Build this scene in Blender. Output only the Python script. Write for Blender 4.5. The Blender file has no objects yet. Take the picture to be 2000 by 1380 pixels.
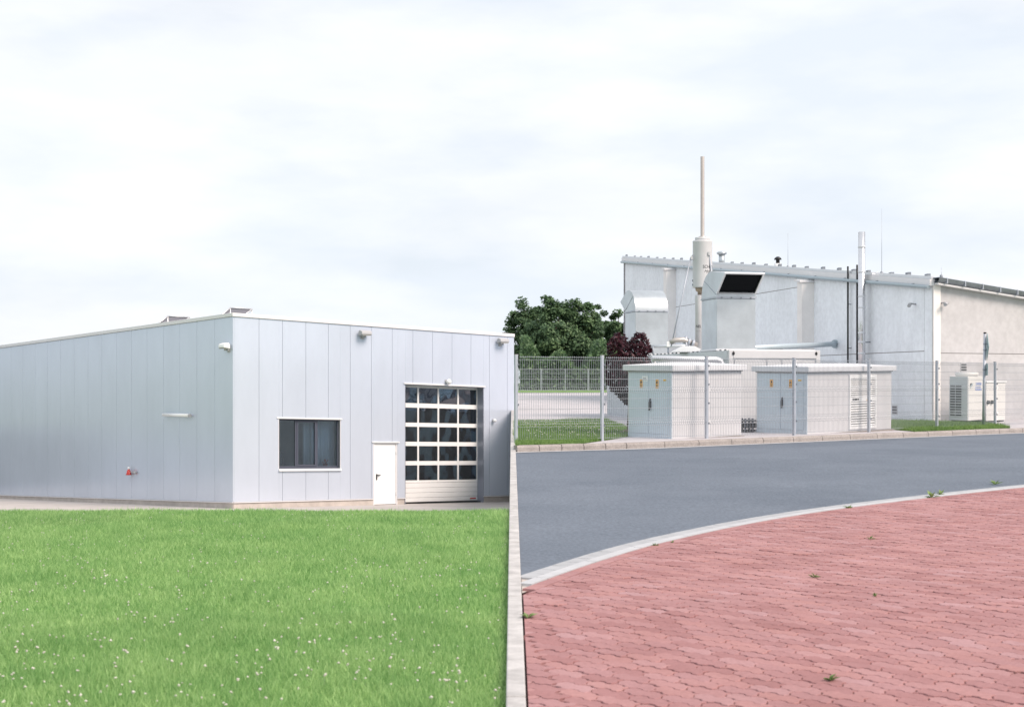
import bpy, bmesh, math, random
import numpy as np
from mathutils import Vector, Matrix, noise as mnoise

random.seed(7)
rng = np.random.default_rng(11)
scene = bpy.context.scene
COL = scene.collection

# ------------------------------------------------------------------ camera
F = 2700.0            # focal length in pixels of the 2000 px wide photograph
HOR = 745.0           # eye-level row
EYE = 1.7
cam_d = bpy.data.cameras.new('camera')
cam_d.sensor_width = 36.0
cam_d.lens = F / 2000.0 * 36.0
cam_d.shift_y = (HOR - 690.0) / 2000.0
cam_d.clip_end = 6000.0
cam_d.dof.use_dof = True
cam_d.dof.focus_distance = 40.0
cam_d.dof.aperture_fstop = 5.0
cam = bpy.data.objects.new('camera', cam_d)
cam.location = (0, 0, EYE)
cam.rotation_euler = (math.radians(90), 0, 0)
COL.objects.link(cam)
scene.camera = cam

# ------------------------------------------------------------------ sky and sun
SUN_EL = math.radians(44)
SUN_AZ = math.atan2(0.80, -0.60)
sun_vec = Vector((math.sin(SUN_AZ) * math.cos(SUN_EL), math.cos(SUN_AZ) * math.cos(SUN_EL), math.sin(SUN_EL)))
world = bpy.data.worlds.new('World')
scene.world = world
world.use_nodes = True
wt = world.node_tree
wt.nodes.clear()
w_out = wt.nodes.new('ShaderNodeOutputWorld')
w_bg = wt.nodes.new('ShaderNodeBackground')
w_bg.inputs['Strength'].default_value = 0.055
sky = wt.nodes.new('ShaderNodeTexSky')
sky.sky_type = 'NISHITA'
sky.sun_disc = False
sky.sun_elevation = SUN_EL
sky.sun_rotation = SUN_AZ
sky.air_density = 1.0
sky.dust_density = 2.0
w_tc = wt.nodes.new('ShaderNodeTexCoord')
w_mp = wt.nodes.new('ShaderNodeMapping')
w_mp.inputs['Scale'].default_value = (1.0, 1.0, 3.2)
w_mp.inputs['Location'].default_value = (0.35, 0.2, 0.1)
w_n1 = wt.nodes.new('ShaderNodeTexNoise')
w_n1.inputs['Scale'].default_value = 2.6
w_n1.inputs['Detail'].default_value = 7.0
w_n1.inputs['Roughness'].default_value = 0.55
w_r1 = wt.nodes.new('ShaderNodeValToRGB')
w_r1.color_ramp.elements[0].position = 0.30
w_r1.color_ramp.elements[0].color = (0.80, 0.80, 0.80, 1)
w_r1.color_ramp.elements[1].position = 0.52
w_r1.color_ramp.elements[1].color = (0.985, 0.985, 0.985, 1)
w_n2 = wt.nodes.new('ShaderNodeTexNoise')
w_n2.inputs['Scale'].default_value = 4.3
w_n2.inputs['Detail'].default_value = 8.0
w_r2 = wt.nodes.new('ShaderNodeValToRGB')
w_r2.color_ramp.elements[0].position = 0.36
w_r2.color_ramp.elements[0].color = (7.9, 8.5, 9.3, 1)
w_r2.color_ramp.elements[1].position = 0.56
w_r2.color_ramp.elements[1].color = (9.35, 9.6, 10.0, 1)
w_mix = wt.nodes.new('ShaderNodeMix')
w_mix.data_type = 'RGBA'
L = wt.links.new
L(w_tc.outputs['Generated'], w_mp.inputs['Vector'])
L(w_mp.outputs['Vector'], w_n1.inputs['Vector'])
L(w_mp.outputs['Vector'], w_n2.inputs['Vector'])
L(w_n1.outputs['Fac'], w_r1.inputs['Fac'])
L(w_n2.outputs['Fac'], w_r2.inputs['Fac'])
L(w_r1.outputs['Color'], w_mix.inputs['Factor'])
L(sky.outputs['Color'], w_mix.inputs['A'])
L(w_r2.outputs['Color'], w_mix.inputs['B'])
L(w_mix.outputs['Result'], w_bg.inputs['Color'])
L(w_bg.outputs['Background'], w_out.inputs['Surface'])

sun_d = bpy.data.lights.new('sun', 'SUN')
sun_d.energy = 2.1
sun_d.angle = math.radians(30)
sun_d.color = (1.0, 0.83, 0.72)
sun = bpy.data.objects.new('sun', sun_d)
sun.rotation_euler = sun_vec.to_track_quat('Z', 'Y').to_euler()
sun.location = (30, -30, 40)
COL.objects.link(sun)

scene.view_settings.view_transform = 'Standard'
scene.view_settings.look = 'None'
scene.view_settings.exposure = 1.0
scene.view_settings.gamma = 1.0
scene.view_settings.use_curve_mapping = False
scene.render.engine = 'CYCLES'
scene.cycles.use_denoising = True
scene.cycles.max_bounces = 8
scene.cycles.transparent_max_bounces = 12
scene.cycles.caustics_reflective = False
scene.cycles.caustics_refractive = False

# ------------------------------------------------------------------ helpers
def P(x, y, Y):
    """point seen at pixel (x, y) of the photograph at depth Y"""
    return Vector(((x - 1000.0) / F * Y, Y, EYE - (y - HOR) / F * Y))

def zpix(y, Y):
    return EYE - (y - HOR) / F * Y

def lin(c):
    c /= 255.0
    return c / 12.92 if c <= 0.04045 else ((c + 0.055) / 1.055) ** 2.4

CREST = 16.1           # far edge of the lawn, brought nearer the camera along the line of sight
def left_z(Y):
    if Y <= CREST: return 0.014 * Y - 0.05
    if Y <= 27.0: return 0.014*CREST - 0.05 + (Y - CREST)/(27.0 - CREST) * (-1.412 - 0.014*CREST + 0.05)
    return 0.108 - 0.0563 * min(Y, 62.0)

def road_z(Y):
    return 0.014 * min(Y, 26.0)

YARD = 0.49
def yard_z(Y):
    return YARD if Y < 41 else YARD + (Y - 41) * 0.0107

class MB:
    """collects shapes into one mesh"""
    def __init__(self):
        self.v = []; self.f = []; self.smooth = []
    def add(self, vs, fs, smooth=False):
        n = len(self.v)
        self.v += [tuple(q) for q in vs]
        for f in fs:
            self.f.append(tuple(n + i for i in f)); self.smooth.append(smooth)
        return self
    def box(self, x0, x1, y0, y1, z0, z1, m=None):
        vs = [Vector(q) for q in ((x0,y0,z0),(x1,y0,z0),(x1,y1,z0),(x0,y1,z0),(x0,y0,z1),(x1,y0,z1),(x1,y1,z1),(x0,y1,z1))]
        if m is not None: vs = [m @ q for q in vs]
        return self.add(vs, [(0,3,2,1),(4,5,6,7),(0,1,5,4),(1,2,6,5),(2,3,7,6),(3,0,4,7)])
    def hexa(self, a, b):
        """a, b: two quads (lists of four points) facing each other"""
        return self.add(list(a) + list(b), [(0,3,2,1),(4,5,6,7),(0,1,5,4),(1,2,6,5),(2,3,7,6),(3,0,4,7)])
    def prism(self, pts, d):
        """closed polygon pts extruded by vector d"""
        n = len(pts); d = Vector(d)
        vs = [Vector(q) for q in pts] + [Vector(q) + d for q in pts]
        fs = [tuple(range(n))[::-1], tuple(range(n, 2*n))] + [(i, (i+1) % n, n + (i+1) % n, n + i) for i in range(n)]
        return self.add(vs, fs)
    def tube(self, pts, r, seg=10, caps=True, smooth=True):
        pts = [Vector(q) for q in pts]
        rs = r if isinstance(r, (list, tuple)) else [r] * len(pts)
        rings = []
        ref = None
        for i, q in enumerate(pts):
            t = (pts[min(i+1, len(pts)-1)] - pts[max(i-1, 0)])
            if t.length < 1e-9: t = Vector((0,0,1))
            t.normalize()
            if ref is None:
                ref = Vector((1,0,0)) if abs(t.x) < 0.8 else Vector((0,1,0))
            u = (ref - t * ref.dot(t)).normalized(); w = t.cross(u)
            ref = u
            rings.append([q + (u * math.cos(a) + w * math.sin(a)) * rs[i] for a in [2*math.pi*k/seg for k in range(seg)]])
        n0 = len(self.v)
        for rg in rings: self.v += [tuple(q) for q in rg]
        for i in range(len(rings)-1):
            for k in range(seg):
                a = n0 + i*seg + k; b = n0 + i*seg + (k+1) % seg
                self.f.append((a, b, b+seg, a+seg)); self.smooth.append(smooth)
        if caps:
            self.f.append(tuple(n0 + k for k in range(seg))[::-1]); self.smooth.append(False)
            m = n0 + (len(rings)-1)*seg
            self.f.append(tuple(m + k for k in range(seg))); self.smooth.append(False)
        return self
    def lathe(self, prof, c, seg=24):
        """prof: (radius, z) pairs turned about the vertical through c"""
        c = Vector(c); n0 = len(self.v)
        for r, z in prof:
            for k in range(seg):
                a = 2*math.pi*k/seg
                self.v.append((c.x + r*math.cos(a), c.y + r*math.sin(a), c.z + z))
        for i in range(len(prof)-1):
            for k in range(seg):
                a = n0 + i*seg + k; b = n0 + i*seg + (k+1) % seg
                self.f.append((a, b, b+seg, a+seg)); self.smooth.append(True)
        if prof[0][0] > 1e-4:
            self.f.append(tuple(n0 + k for k in range(seg))[::-1]); self.smooth.append(False)
        if prof[-1][0] > 1e-4:
            m = n0 + (len(prof)-1)*seg
            self.f.append(tuple(m + k for k in range(seg))); self.smooth.append(False)
        return self
    def mesh(self, name):
        me = bpy.data.meshes.new(name)
        me.from_pydata(self.v, [], self.f)
        me.polygons.foreach_set('use_smooth', self.smooth)
        me.update()
        return me
    def build(self, name, mat, parent=None, bevel=0, M=None, fix=True):
        me = self.mesh(name)
        if fix:
            bm = bmesh.new(); bm.from_mesh(me)
            bmesh.ops.recalc_face_normals(bm, faces=bm.faces)
            bm.to_mesh(me); bm.free()
        return link(name, me, mat, parent, bevel, M)

def link(name, me, mat, parent=None, bevel=0, M=None):
    o = bpy.data.objects.new(name, me)
    if mat is not None and not me.materials: me.materials.append(mat)
    COL.objects.link(o)
    if parent is not None: o.parent = parent
    if M is not None: o.matrix_basis = M
    if bevel:
        b = o.modifiers.new('bevel', 'BEVEL'); b.width = bevel; b.segments = 2; b.limit_method = 'ANGLE'
        b.angle_limit = math.radians(40)
    return o

def tag(o, label, cat, group=None):
    o['label'] = label; o['category'] = cat
    if group: o['group'] = group
    return o
def struct(o):
    o['kind'] = 'structure'; return o
def stuff(o):
    o['kind'] = 'stuff'; return o
def thing(name, label, cat, M=None, group=None):
    o = bpy.data.objects.new(name, None)
    o.empty_display_size = 0.2
    COL.objects.link(o)
    if M is not None: o.matrix_basis = M
    return tag(o, label, cat, group)

TILT = math.radians(1.17)         # tilts yard fittings to suit the right-hand image's own horizon
def frame(loc, rotz, tilt=TILT):
    return Matrix.Translation(Vector(loc)) @ Matrix.Rotation(tilt, 4, 'X') @ Matrix.Rotation(rotz, 4, 'Z')

# ------------------------------------------------------------------ materials
MATS = {}
def mat(name, col, rough=0.6, metal=0.0, var=0.0, vscale=3.0, bump=0.0, bscale=60.0, spec=0.5, coat=0.0, col2=None, stretch=None, dist=0.004):
    if name in MATS: return MATS[name]
    m = bpy.data.materials.new(name); m.use_nodes = True
    t = m.node_tree; b = t.nodes['Principled BSDF']
    b.inputs['Roughness'].default_value = rough
    b.inputs['Metallic'].default_value = metal
    b.inputs['Specular IOR Level'].default_value = spec
    b.inputs['Coat Weight'].default_value = coat
    b.inputs['Base Color'].default_value = (*col, 1)
    if var or bump or col2:
        g = t.nodes.new('ShaderNodeNewGeometry')
        mp = t.nodes.new('ShaderNodeMapping')
        if stretch: mp.inputs['Scale'].default_value = stretch
        t.links.new(g.outputs['Position'], mp.inputs['Vector'])
        if var or col2:
            n = t.nodes.new('ShaderNodeTexNoise'); n.inputs['Scale'].default_value = vscale; n.inputs['Detail'].default_value = 6
            n.inputs['Roughness'].default_value = 0.65
            r = t.nodes.new('ShaderNodeValToRGB')
            r.color_ramp.elements[0].position = 0.33; r.color_ramp.elements[1].position = 0.67
            c2 = col2 or tuple(min(1, c * (1 + var)) for c in col)
            c1 = col if col2 else tuple(c * (1 - var) for c in col)
            r.color_ramp.elements[0].color = (*c1, 1); r.color_ramp.elements[1].color = (*c2, 1)
            t.links.new(mp.outputs['Vector'], n.inputs['Vector'])
            t.links.new(n.outputs['Fac'], r.inputs['Fac'])
            t.links.new(r.outputs['Color'], b.inputs['Base Color'])
        if bump:
            n2 = t.nodes.new('ShaderNodeTexNoise'); n2.inputs['Scale'].default_value = bscale; n2.inputs['Detail'].default_value = 4
            bp = t.nodes.new('ShaderNodeBump'); bp.inputs['Strength'].default_value = bump; bp.inputs['Distance'].default_value = dist
            t.links.new(mp.outputs['Vector'], n2.inputs['Vector'])
            t.links.new(n2.outputs['Fac'], bp.inputs['Height'])
            t.links.new(bp.outputs['Normal'], b.inputs['Normal'])
    MATS[name] = m
    return m

def glass_mat(name, tint, ripple=0.0, rscale=2.0):
    m = bpy.data.materials.new(name); m.use_nodes = True
    t = m.node_tree; t.nodes.clear()
    out = t.nodes.new('ShaderNodeOutputMaterial'); mx = t.nodes.new('ShaderNodeMixShader')
    fr = t.nodes.new('ShaderNodeFresnel'); fr.inputs['IOR'].default_value = 1.6
    mul = t.nodes.new('ShaderNodeMath'); mul.operation = 'MULTIPLY'; mul.inputs[1].default_value = 2.6
    tr = t.nodes.new('ShaderNodeBsdfTransparent'); tr.inputs['Color'].default_value = (*tint, 1)
    gl = t.nodes.new('ShaderNodeBsdfGlossy'); gl.inputs['Roughness'].default_value = 0.02
    gl.inputs['Color'].default_value = (0.85, 0.9, 1.0, 1)
    t.links.new(fr.outputs['Fac'], mul.inputs[0]); t.links.new(mul.outputs[0], mx.inputs['Fac'])
    t.links.new(tr.outputs[0], mx.inputs[1]); t.links.new(gl.outputs[0], mx.inputs[2])
    t.links.new(mx.outputs[0], out.inputs['Surface'])
    if ripple:
        g = t.nodes.new('ShaderNodeNewGeometry'); n = t.nodes.new('ShaderNodeTexNoise')
        n.inputs['Scale'].default_value = rscale; n.inputs['Detail'].default_value = 1.0
        bp = t.nodes.new('ShaderNodeBump'); bp.inputs['Strength'].default_value = ripple; bp.inputs['Distance'].default_value = 0.2
        t.links.new(g.outputs['Position'], n.inputs['Vector']); t.links.new(n.outputs['Fac'], bp.inputs['Height'])
        t.links.new(bp.outputs['Normal'], gl.inputs['Normal'])
    return m

def leaf_mat(name, dark, light, transl=0.35, rough=0.55, patch=None):
    """blades and leaves: random tone per leaf plus broad patches"""
    m = bpy.data.materials.new(name); m.use_nodes = True
    t = m.node_tree; b = t.nodes['Principled BSDF']; out = t.nodes['Material Output']
    b.inputs['Roughness'].default_value = rough
    b.inputs['Specular IOR Level'].default_value = 0.3
    g = t.nodes.new('ShaderNodeNewGeometry')
    r = t.nodes.new('ShaderNodeValToRGB')
    r.color_ramp.elements[0].color = (*dark, 1); r.color_ramp.elements[1].color = (*light, 1)
    t.links.new(g.outputs['Random Per Island'], r.inputs['Fac'])
    src = r.outputs['Color']
    if patch:
        n = t.nodes.new('ShaderNodeTexNoise'); n.inputs['Scale'].default_value = patch[0]; n.inputs['Detail'].default_value = 5
        n.inputs['Roughness'].default_value = 0.6
        r2 = t.nodes.new('ShaderNodeValToRGB')
        r2.color_ramp.elements[0].position = 0.3; r2.color_ramp.elements[1].position = 0.7
        r2.color_ramp.elements[0].color = (*patch[1], 1); r2.color_ramp.elements[1].color = (*patch[2], 1)
        mx = t.nodes.new('ShaderNodeMix'); mx.data_type = 'RGBA'; mx.blend_type = 'MULTIPLY'; mx.inputs['Factor'].default_value = 1.0
        t.links.new(g.outputs['Position'], n.inputs['Vector']); t.links.new(n.outputs['Fac'], r2.inputs['Fac'])
        t.links.new(src, mx.inputs['A']); t.links.new(r2.outputs['Color'], mx.inputs['B'])
        src = mx.outputs['Result']
    t.links.new(src, b.inputs['Base Color'])
    tl = t.nodes.new('ShaderNodeBsdfTranslucent'); ms = t.nodes.new('ShaderNodeMixShader'); ms.inputs['Fac'].default_value = transl
    t.links.new(src, tl.inputs['Color'])
    t.links.new(b.outputs[0], ms.inputs[1]); t.links.new(tl.outputs[0], ms.inputs[2])
    t.links.new(ms.outputs[0], out.inputs['Surface'])
    return m

def speckle(m, scale, lo, hi, detail=2.0):
    """fine aggregate: multiply the base colour by a high-frequency noise"""
    t = m.node_tree; b = t.nodes['Principled BSDF']; lk = b.inputs['Base Color'].links[0]; src = lk.from_socket
    g = t.nodes.new('ShaderNodeNewGeometry'); n = t.nodes.new('ShaderNodeTexNoise'); n.inputs['Scale'].default_value = scale; n.inputs['Detail'].default_value = detail
    r = t.nodes.new('ShaderNodeValToRGB'); r.color_ramp.elements[0].position = 0.35; r.color_ramp.elements[1].position = 0.65
    r.color_ramp.elements[0].color = (lo, lo, lo, 1); r.color_ramp.elements[1].color = (hi, hi, hi, 1)
    mx = t.nodes.new('ShaderNodeMix'); mx.data_type = 'RGBA'; mx.blend_type = 'MULTIPLY'; mx.inputs['Factor'].default_value = 1.0
    t.links.new(g.outputs['Position'], n.inputs['Vector']); t.links.new(n.outputs['Fac'], r.inputs['Fac'])
    t.links.new(src, mx.inputs['A']); t.links.new(r.outputs['Color'], mx.inputs['B']); t.links.new(mx.outputs['Result'], b.inputs['Base Color'])
M_panel = mat('coated_panel', (0.60, 0.665, 0.775), rough=0.20, metal=0.26, var=0.035, vscale=0.9, spec=0.6, stretch=(1, 1, 0.3), bump=0.08, bscale=0.9, dist=0.05)
M_trim = mat('white_trim', (0.74, 0.74, 0.76), rough=0.4, var=0.02)
M_plinth = mat('pale_concrete', (0.50, 0.46, 0.43), rough=0.9, var=0.14, vscale=2.5, bump=0.3, bscale=40)
M_white = mat('white_enamel', (0.84, 0.86, 0.87), rough=0.35, var=0.02)
M_doorwhite = mat('garage_white', (0.80, 0.81, 0.81), rough=0.38, var=0.02)
M_dark = mat('dark_grey_frame', (0.075, 0.085, 0.12), rough=0.4)
M_black = mat('black_plastic', (0.012, 0.013, 0.016), rough=0.45)
M_interior = mat('dim_interior', (0.045, 0.055, 0.06), rough=0.9, var=0.3, vscale=0.7)
M_jamb = mat('jamb_steel', (0.30, 0.33, 0.40), rough=0.4, metal=0.3)
M_galv = mat('galvanised_sheet', (0.50, 0.545, 0.575), rough=0.36, metal=0.68, var=0.10, vscale=1.6, bump=0.10, bscale=2.2, dist=0.05)
M_galvpost = mat('galvanised_post', (0.42, 0.46, 0.52), rough=0.5, metal=0.35, var=0.08)
M_wire = mat('galvanised_wire', (0.36, 0.39, 0.43), rough=0.45, metal=0.3)
M_steel = mat('stainless_tube', (0.72, 0.72, 0.74), rough=0.22, metal=0.95, var=0.04)
M_hallshade = mat('hall_concrete_shade', (0.84, 0.88, 0.92), rough=0.85, var=0.07, vscale=0.9, bump=0.25, bscale=26, stretch=(1, 1, 0.35))  # copy for the shaded wall, its bluish shade tone put into the colour
M_hallpier_lit = mat('lit_pier_concrete', (0.84, 0.82, 0.80), rough=0.85, var=0.06, vscale=1.5, bump=0.2, bscale=26)  # paler, warmer tone paints sunlight onto the pilasters
M_hallsun = mat('hall_concrete_sun', (0.53, 0.53, 0.545), rough=0.9, var=0.07, vscale=1.2, bump=0.25, bscale=30)  # copy for the sunlit end wall, colour toned down against the sun
M_joint = mat('joint_sealant', (0.30, 0.29, 0.29), rough=0.9)
M_gutter = mat('zinc_gutter', (0.26, 0.29, 0.33), rough=0.5, metal=0.4, var=0.15)
M_trimblue = mat('roof_pipe_zinc', (0.42, 0.50, 0.55), rough=0.45, metal=0.3)
M_contshade = mat('container_shade_paint', (0.54, 0.58, 0.61), rough=0.5, var=0.05, vscale=1.3)  # bluer copy of the container white, shade of the side put into the colour
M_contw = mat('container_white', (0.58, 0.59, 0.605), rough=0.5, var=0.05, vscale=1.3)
M_cab = mat('cabinet_plaster', (0.63, 0.64, 0.66), rough=0.8, var=0.04, vscale=2.0, bump=0.2, bscale=120)
M_cabdoor = mat('cabinet_door_paint', (0.58, 0.67, 0.74), rough=0.45, var=0.03)
M_lid = mat('cabinet_lid', (0.66, 0.68, 0.71), rough=0.6, var=0.04, vscale=3)
M_orange = mat('warning_orange', (0.85, 0.45, 0.10), rough=0.5)
M_yellow = mat('warning_yellow', (0.80, 0.48, 0.02), rough=0.5)
M_ink = mat('black_ink', (0.02, 0.02, 0.025), rough=0.6)
M_blue = mat('label_blue', (0.03, 0.14, 0.55), rough=0.5)
M_teal = mat('sign_back', (0.30, 0.42, 0.44), rough=0.45, metal=0.3)
M_red = mat('red_enamel', (0.55, 0.035, 0.025), rough=0.35, coat=0.3)
M_asphalt = mat('asphalt', (0.115, 0.140, 0.176), rough=0.92, col2=(0.150, 0.178, 0.218), vscale=0.45, bump=0.6, bscale=130, spec=0.25)
M_kerb = mat('kerb_concrete', (0.315, 0.29, 0.275), rough=0.9, var=0.13, vscale=3.5, bump=0.3, bscale=60)
M_gutterstone = mat('gutter_stone', (0.36, 0.375, 0.395), rough=0.9, var=0.10, vscale=4, bump=0.3, bscale=60)
M_edge = mat('pale_edging', (0.44, 0.455, 0.475), rough=0.9, var=0.08, vscale=4, bump=0.3, bscale=60)
M_wall = mat('wall_concrete', (0.52, 0.52, 0.51), rough=0.9, var=0.12, vscale=1.5, bump=0.3, bscale=40)
M_coping = mat('coping_concrete', (0.44, 0.435, 0.43), rough=0.95, var=0.22, vscale=5.0, bump=0.5, bscale=70)
M_yardpave = mat('yard_paving', (0.47, 0.455, 0.475), rough=0.9, var=0.10, vscale=1.2, bump=0.2, bscale=30)
M_apron = mat('apron_concrete', (0.46, 0.43, 0.41), rough=0.9, var=0.12, vscale=0.8, bump=0.2, bscale=30)
M_soil = mat('lawn_soil', (0.14, 0.25, 0.07), rough=1.0, col2=(0.19, 0.32, 0.10), vscale=1.2, bump=0.5, bscale=25)
M_ground = mat('meadow_ground', (0.08, 0.14, 0.04), rough=1.0, col2=(0.12, 0.20, 0.06), vscale=0.3)
M_bark = mat('bark', (0.09, 0.07, 0.05), rough=0.95, var=0.25, vscale=8, bump=0.6, bscale=30)
M_joints = mat('paving_sand', (0.085, 0.05, 0.048), rough=1.0, var=0.25, vscale=6)
M_grass = leaf_mat('grass_blades', (0.15, 0.33, 0.10), (0.50, 0.72, 0.34), 0.45, 0.6, (1.7, (0.78, 0.86, 0.74), (1.20, 1.10, 1.10)))
M_verge = leaf_mat('verge_blades', (0.13, 0.24, 0.07), (0.27, 0.40, 0.15), 0.35, 0.6, (0.9, (0.75, 0.8, 0.75), (1.1, 1.05, 1.0)))
M_clover = leaf_mat('clover_petals', (0.62, 0.60, 0.52), (0.85, 0.84, 0.78), 0.3, 0.7)
M_leaf = leaf_mat('green_leaves', (0.06, 0.115, 0.065), (0.19, 0.29, 0.15), 0.3, 0.5, (0.9, (0.7, 0.75, 0.8), (1.2, 1.2, 1.05)))
M_plum = leaf_mat('purple_leaves', (0.016, 0.006, 0.012), (0.085, 0.022, 0.034), 0.25, 0.45)
M_weed = leaf_mat('weed_leaves', (0.10, 0.19, 0.06), (0.24, 0.34, 0.13), 0.3, 0.5)
M_hill = mat('hazy_hill_forest', (0.14, 0.21, 0.24), rough=1.0, col2=(0.20, 0.28, 0.31), vscale=0.02)  # bluish distance haze put into the forest colour
M_curtain = mat('curtain_cloth', (0.62, 0.72, 0.86), rough=0.9, var=0.05)
M_clay = mat('flower_pot_red', (0.55, 0.09, 0.04), rough=0.6)
M_solar = mat('solar_underside', (0.20, 0.21, 0.25), rough=0.5, var=0.06)
M_alu = mat('aluminium', (0.70, 0.72, 0.75), rough=0.4, metal=0.6)
M_lamp = mat('lamp_grey', (0.42, 0.43, 0.45), rough=0.5)
M_lampglass = mat('lamp_glass', (0.30, 0.31, 0.30), rough=0.1)
M_glass = glass_mat('window_glass', (0.78, 0.86, 0.90), 0.0)
M_pane = glass_mat('plastic_pane', (0.40, 0.52, 0.56), 0.35, 1.3)

def paver_mat(name, per_object):
    m = bpy.data.materials.new(name); m.use_nodes = True
    t = m.node_tree; b = t.nodes['Principled BSDF']
    b.inputs['Roughness'].default_value = 0.85
    b.inputs['Specular IOR Level'].default_value = 0.35
    if per_object:
        s = t.nodes.new('ShaderNodeObjectInfo').outputs['Random']
    else:
        s = t.nodes.new('ShaderNodeNewGeometry').outputs['Random Per Island']
    r = t.nodes.new('ShaderNodeValToRGB')
    e = r.color_ramp.elements
    e[0].color = (0.295, 0.140, 0.138, 1); e[1].color = (0.375, 0.215, 0.222, 1)
    x = e.new(0.45); x.color = (0.345, 0.182, 0.184, 1)
    x = e.new(0.8); x.color = (0.365, 0.185, 0.178, 1)
    t.links.new(s, r.inputs['Fac'])
    g = t.nodes.new('ShaderNodeNewGeometry')
    n = t.nodes.new('ShaderNodeTexNoise'); n.inputs['Scale'].default_value = 1.1; n.inputs['Detail'].default_value = 7; n.inputs['Roughness'].default_value = 0.7
    r2 = t.nodes.new('ShaderNodeValToRGB'); r2.color_ramp.elements[0].position = 0.3; r2.color_ramp.elements[1].position = 0.72
    r2.color_ramp.elements[0].color = (0.88, 0.86, 0.86, 1); r2.color_ramp.elements[1].color = (1.10, 1.16, 1.18, 1)
    mx = t.nodes.new('ShaderNodeMix'); mx.data_type = 'RGBA'; mx.blend_type = 'MULTIPLY'; mx.inputs['Factor'].default_value = 1.0
    t.links.new(g.outputs['Position'], n.inputs['Vector']); t.links.new(n.outputs['Fac'], r2.inputs['Fac'])
    t.links.new(r.outputs['Color'], mx.inputs['A']); t.links.new(r2.outputs['Color'], mx.inputs['B'])
    t.links.new(mx.outputs['Result'], b.inputs['Base Color'])
    n3 = t.nodes.new('ShaderNodeTexNoise'); n3.inputs['Scale'].default_value = 120; n3.inputs['Detail'].default_value = 3
    bp = t.nodes.new('ShaderNodeBump'); bp.inputs['Strength'].default_value = 0.35; bp.inputs['Distance'].default_value = 0.004
    t.links.new(g.outputs['Position'], n3.inputs['Vector']); t.links.new(n3.outputs['Fac'], bp.inputs['Height'])
    t.links.new(bp.outputs['Normal'], b.inputs['Normal'])
    return m
M_paver = paver_mat('red_paver', True)
M_paverfield = paver_mat('red_paver_field', False)
speckle(M_asphalt, 28, 0.84, 1.16, 6.0)
speckle(M_paver, 45, 0.93, 1.07, 4.0); speckle(M_paverfield, 45, 0.93, 1.07, 4.0)
speckle(M_kerb, 30, 0.86, 1.10, 4.0)
speckle(M_hallshade, 6, 0.95, 1.04, 6.0); speckle(M_hallsun, 6, 0.95, 1.04, 6.0)

def np_mesh(name, verts, faces_n, idx, material):
    """fast mesh from numpy: verts (n,3), all faces with faces_n corners, idx flat"""
    me = bpy.data.meshes.new(name)
    nf = len(idx) // faces_n
    me.vertices.add(len(verts)); me.vertices.foreach_set('co', verts.astype(np.float32).ravel())
    me.loops.add(len(idx)); me.loops.foreach_set('vertex_index', idx.astype(np.int32))
    me.polygons.add(nf)
    me.polygons.foreach_set('loop_start', np.arange(0, nf * faces_n, faces_n, dtype=np.int32))
    me.update(calc_edges=True)
    me.materials.append(material)
    return me

# ------------------------------------------------------------------ curves that bound road and paving (pixels on known ground)
def interp(tab, x):
    if x <= tab[0][0]: a, b = tab[0], tab[1]
    elif x >= tab[-1][0]: a, b = tab[-2], tab[-1]
    else:
        for a, b in zip(tab, tab[1:]):
            if a[0] <= x <= b[0]: break
    return a[1] + (b[1] - a[1]) * (x - a[0]) / (b[0] - a[0])
near_px = [(900, 1164), (950, 1146.5), (1000, 1129), (1025, 1120), (1100, 1096), (1200, 1066), (1300, 1043), (1400, 1022.5), (1500, 1005), (1600, 990.5), (1700, 978), (1800, 966.5), (1945, 951), (2060, 940), (2200, 928)]
def smooth_tab(tab, n=60):
    out = []
    for i in range(n + 1):
        x = tab[0][0] + (tab[-1][0] - tab[0][0]) * i / n
        y = sum(interp(tab, x + d) for d in (-50, -25, 0, 25, 50)) / 5 if tab[0][0] + 50 < x < tab[-1][0] - 50 else interp(tab, x)
        out.append((x, y))
    return out
near_curve = []       # asphalt edge on the paving side
for x, y in smooth_tab(near_px):
    Y = 4590.0 / (y - 707.2)
    near_curve.append(Vector(((x - 1000) / F * Y, Y, 0)))
kerb_px = [(960, 884.5), (1024, 882.2), (1250, 876), (1450, 867.5), (1700, 857), (1944, 847), (2200, 838)]
kerb_curve = []
for x, y in smooth_tab(kerb_px, 40):
    Y = F * (EYE - 0.364) / (y - HOR)
    kerb_curve.append(Vector(((x - 1000) / F * Y, Y, 0)))

def offset_curve(c, d):
    """shift a plan curve sideways (positive = away from camera)"""
    out = []
    for i, q in enumerate(c):
        t = (c[min(i+1, len(c)-1)] - c[max(i-1, 0)]).normalized()
        out.append(q + Vector((-t.y, t.x, 0)) * d)
    return out
def resample(c, step):
    out = [c[0].copy()]; acc = 0.0
    for a, b in zip(c, c[1:]):
        l = (b - a).length; p = 0.0
        while acc + (l - p) >= step:
            p += step - acc; acc = 0.0
            out.append(a.lerp(b, p / l))
        acc += l - p
    return out
def strip(mb, c0, c1, zf, dz=0.0):
    n = len(c0)
    vs = [(q.x, q.y, zf(q.y) + dz) for q in c0] + [(q.x, q.y, zf(q.y) + dz) for q in c1]
    mb.add(vs, [(i, i+1, n+i+1, n+i) for i in range(n-1)])

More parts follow.
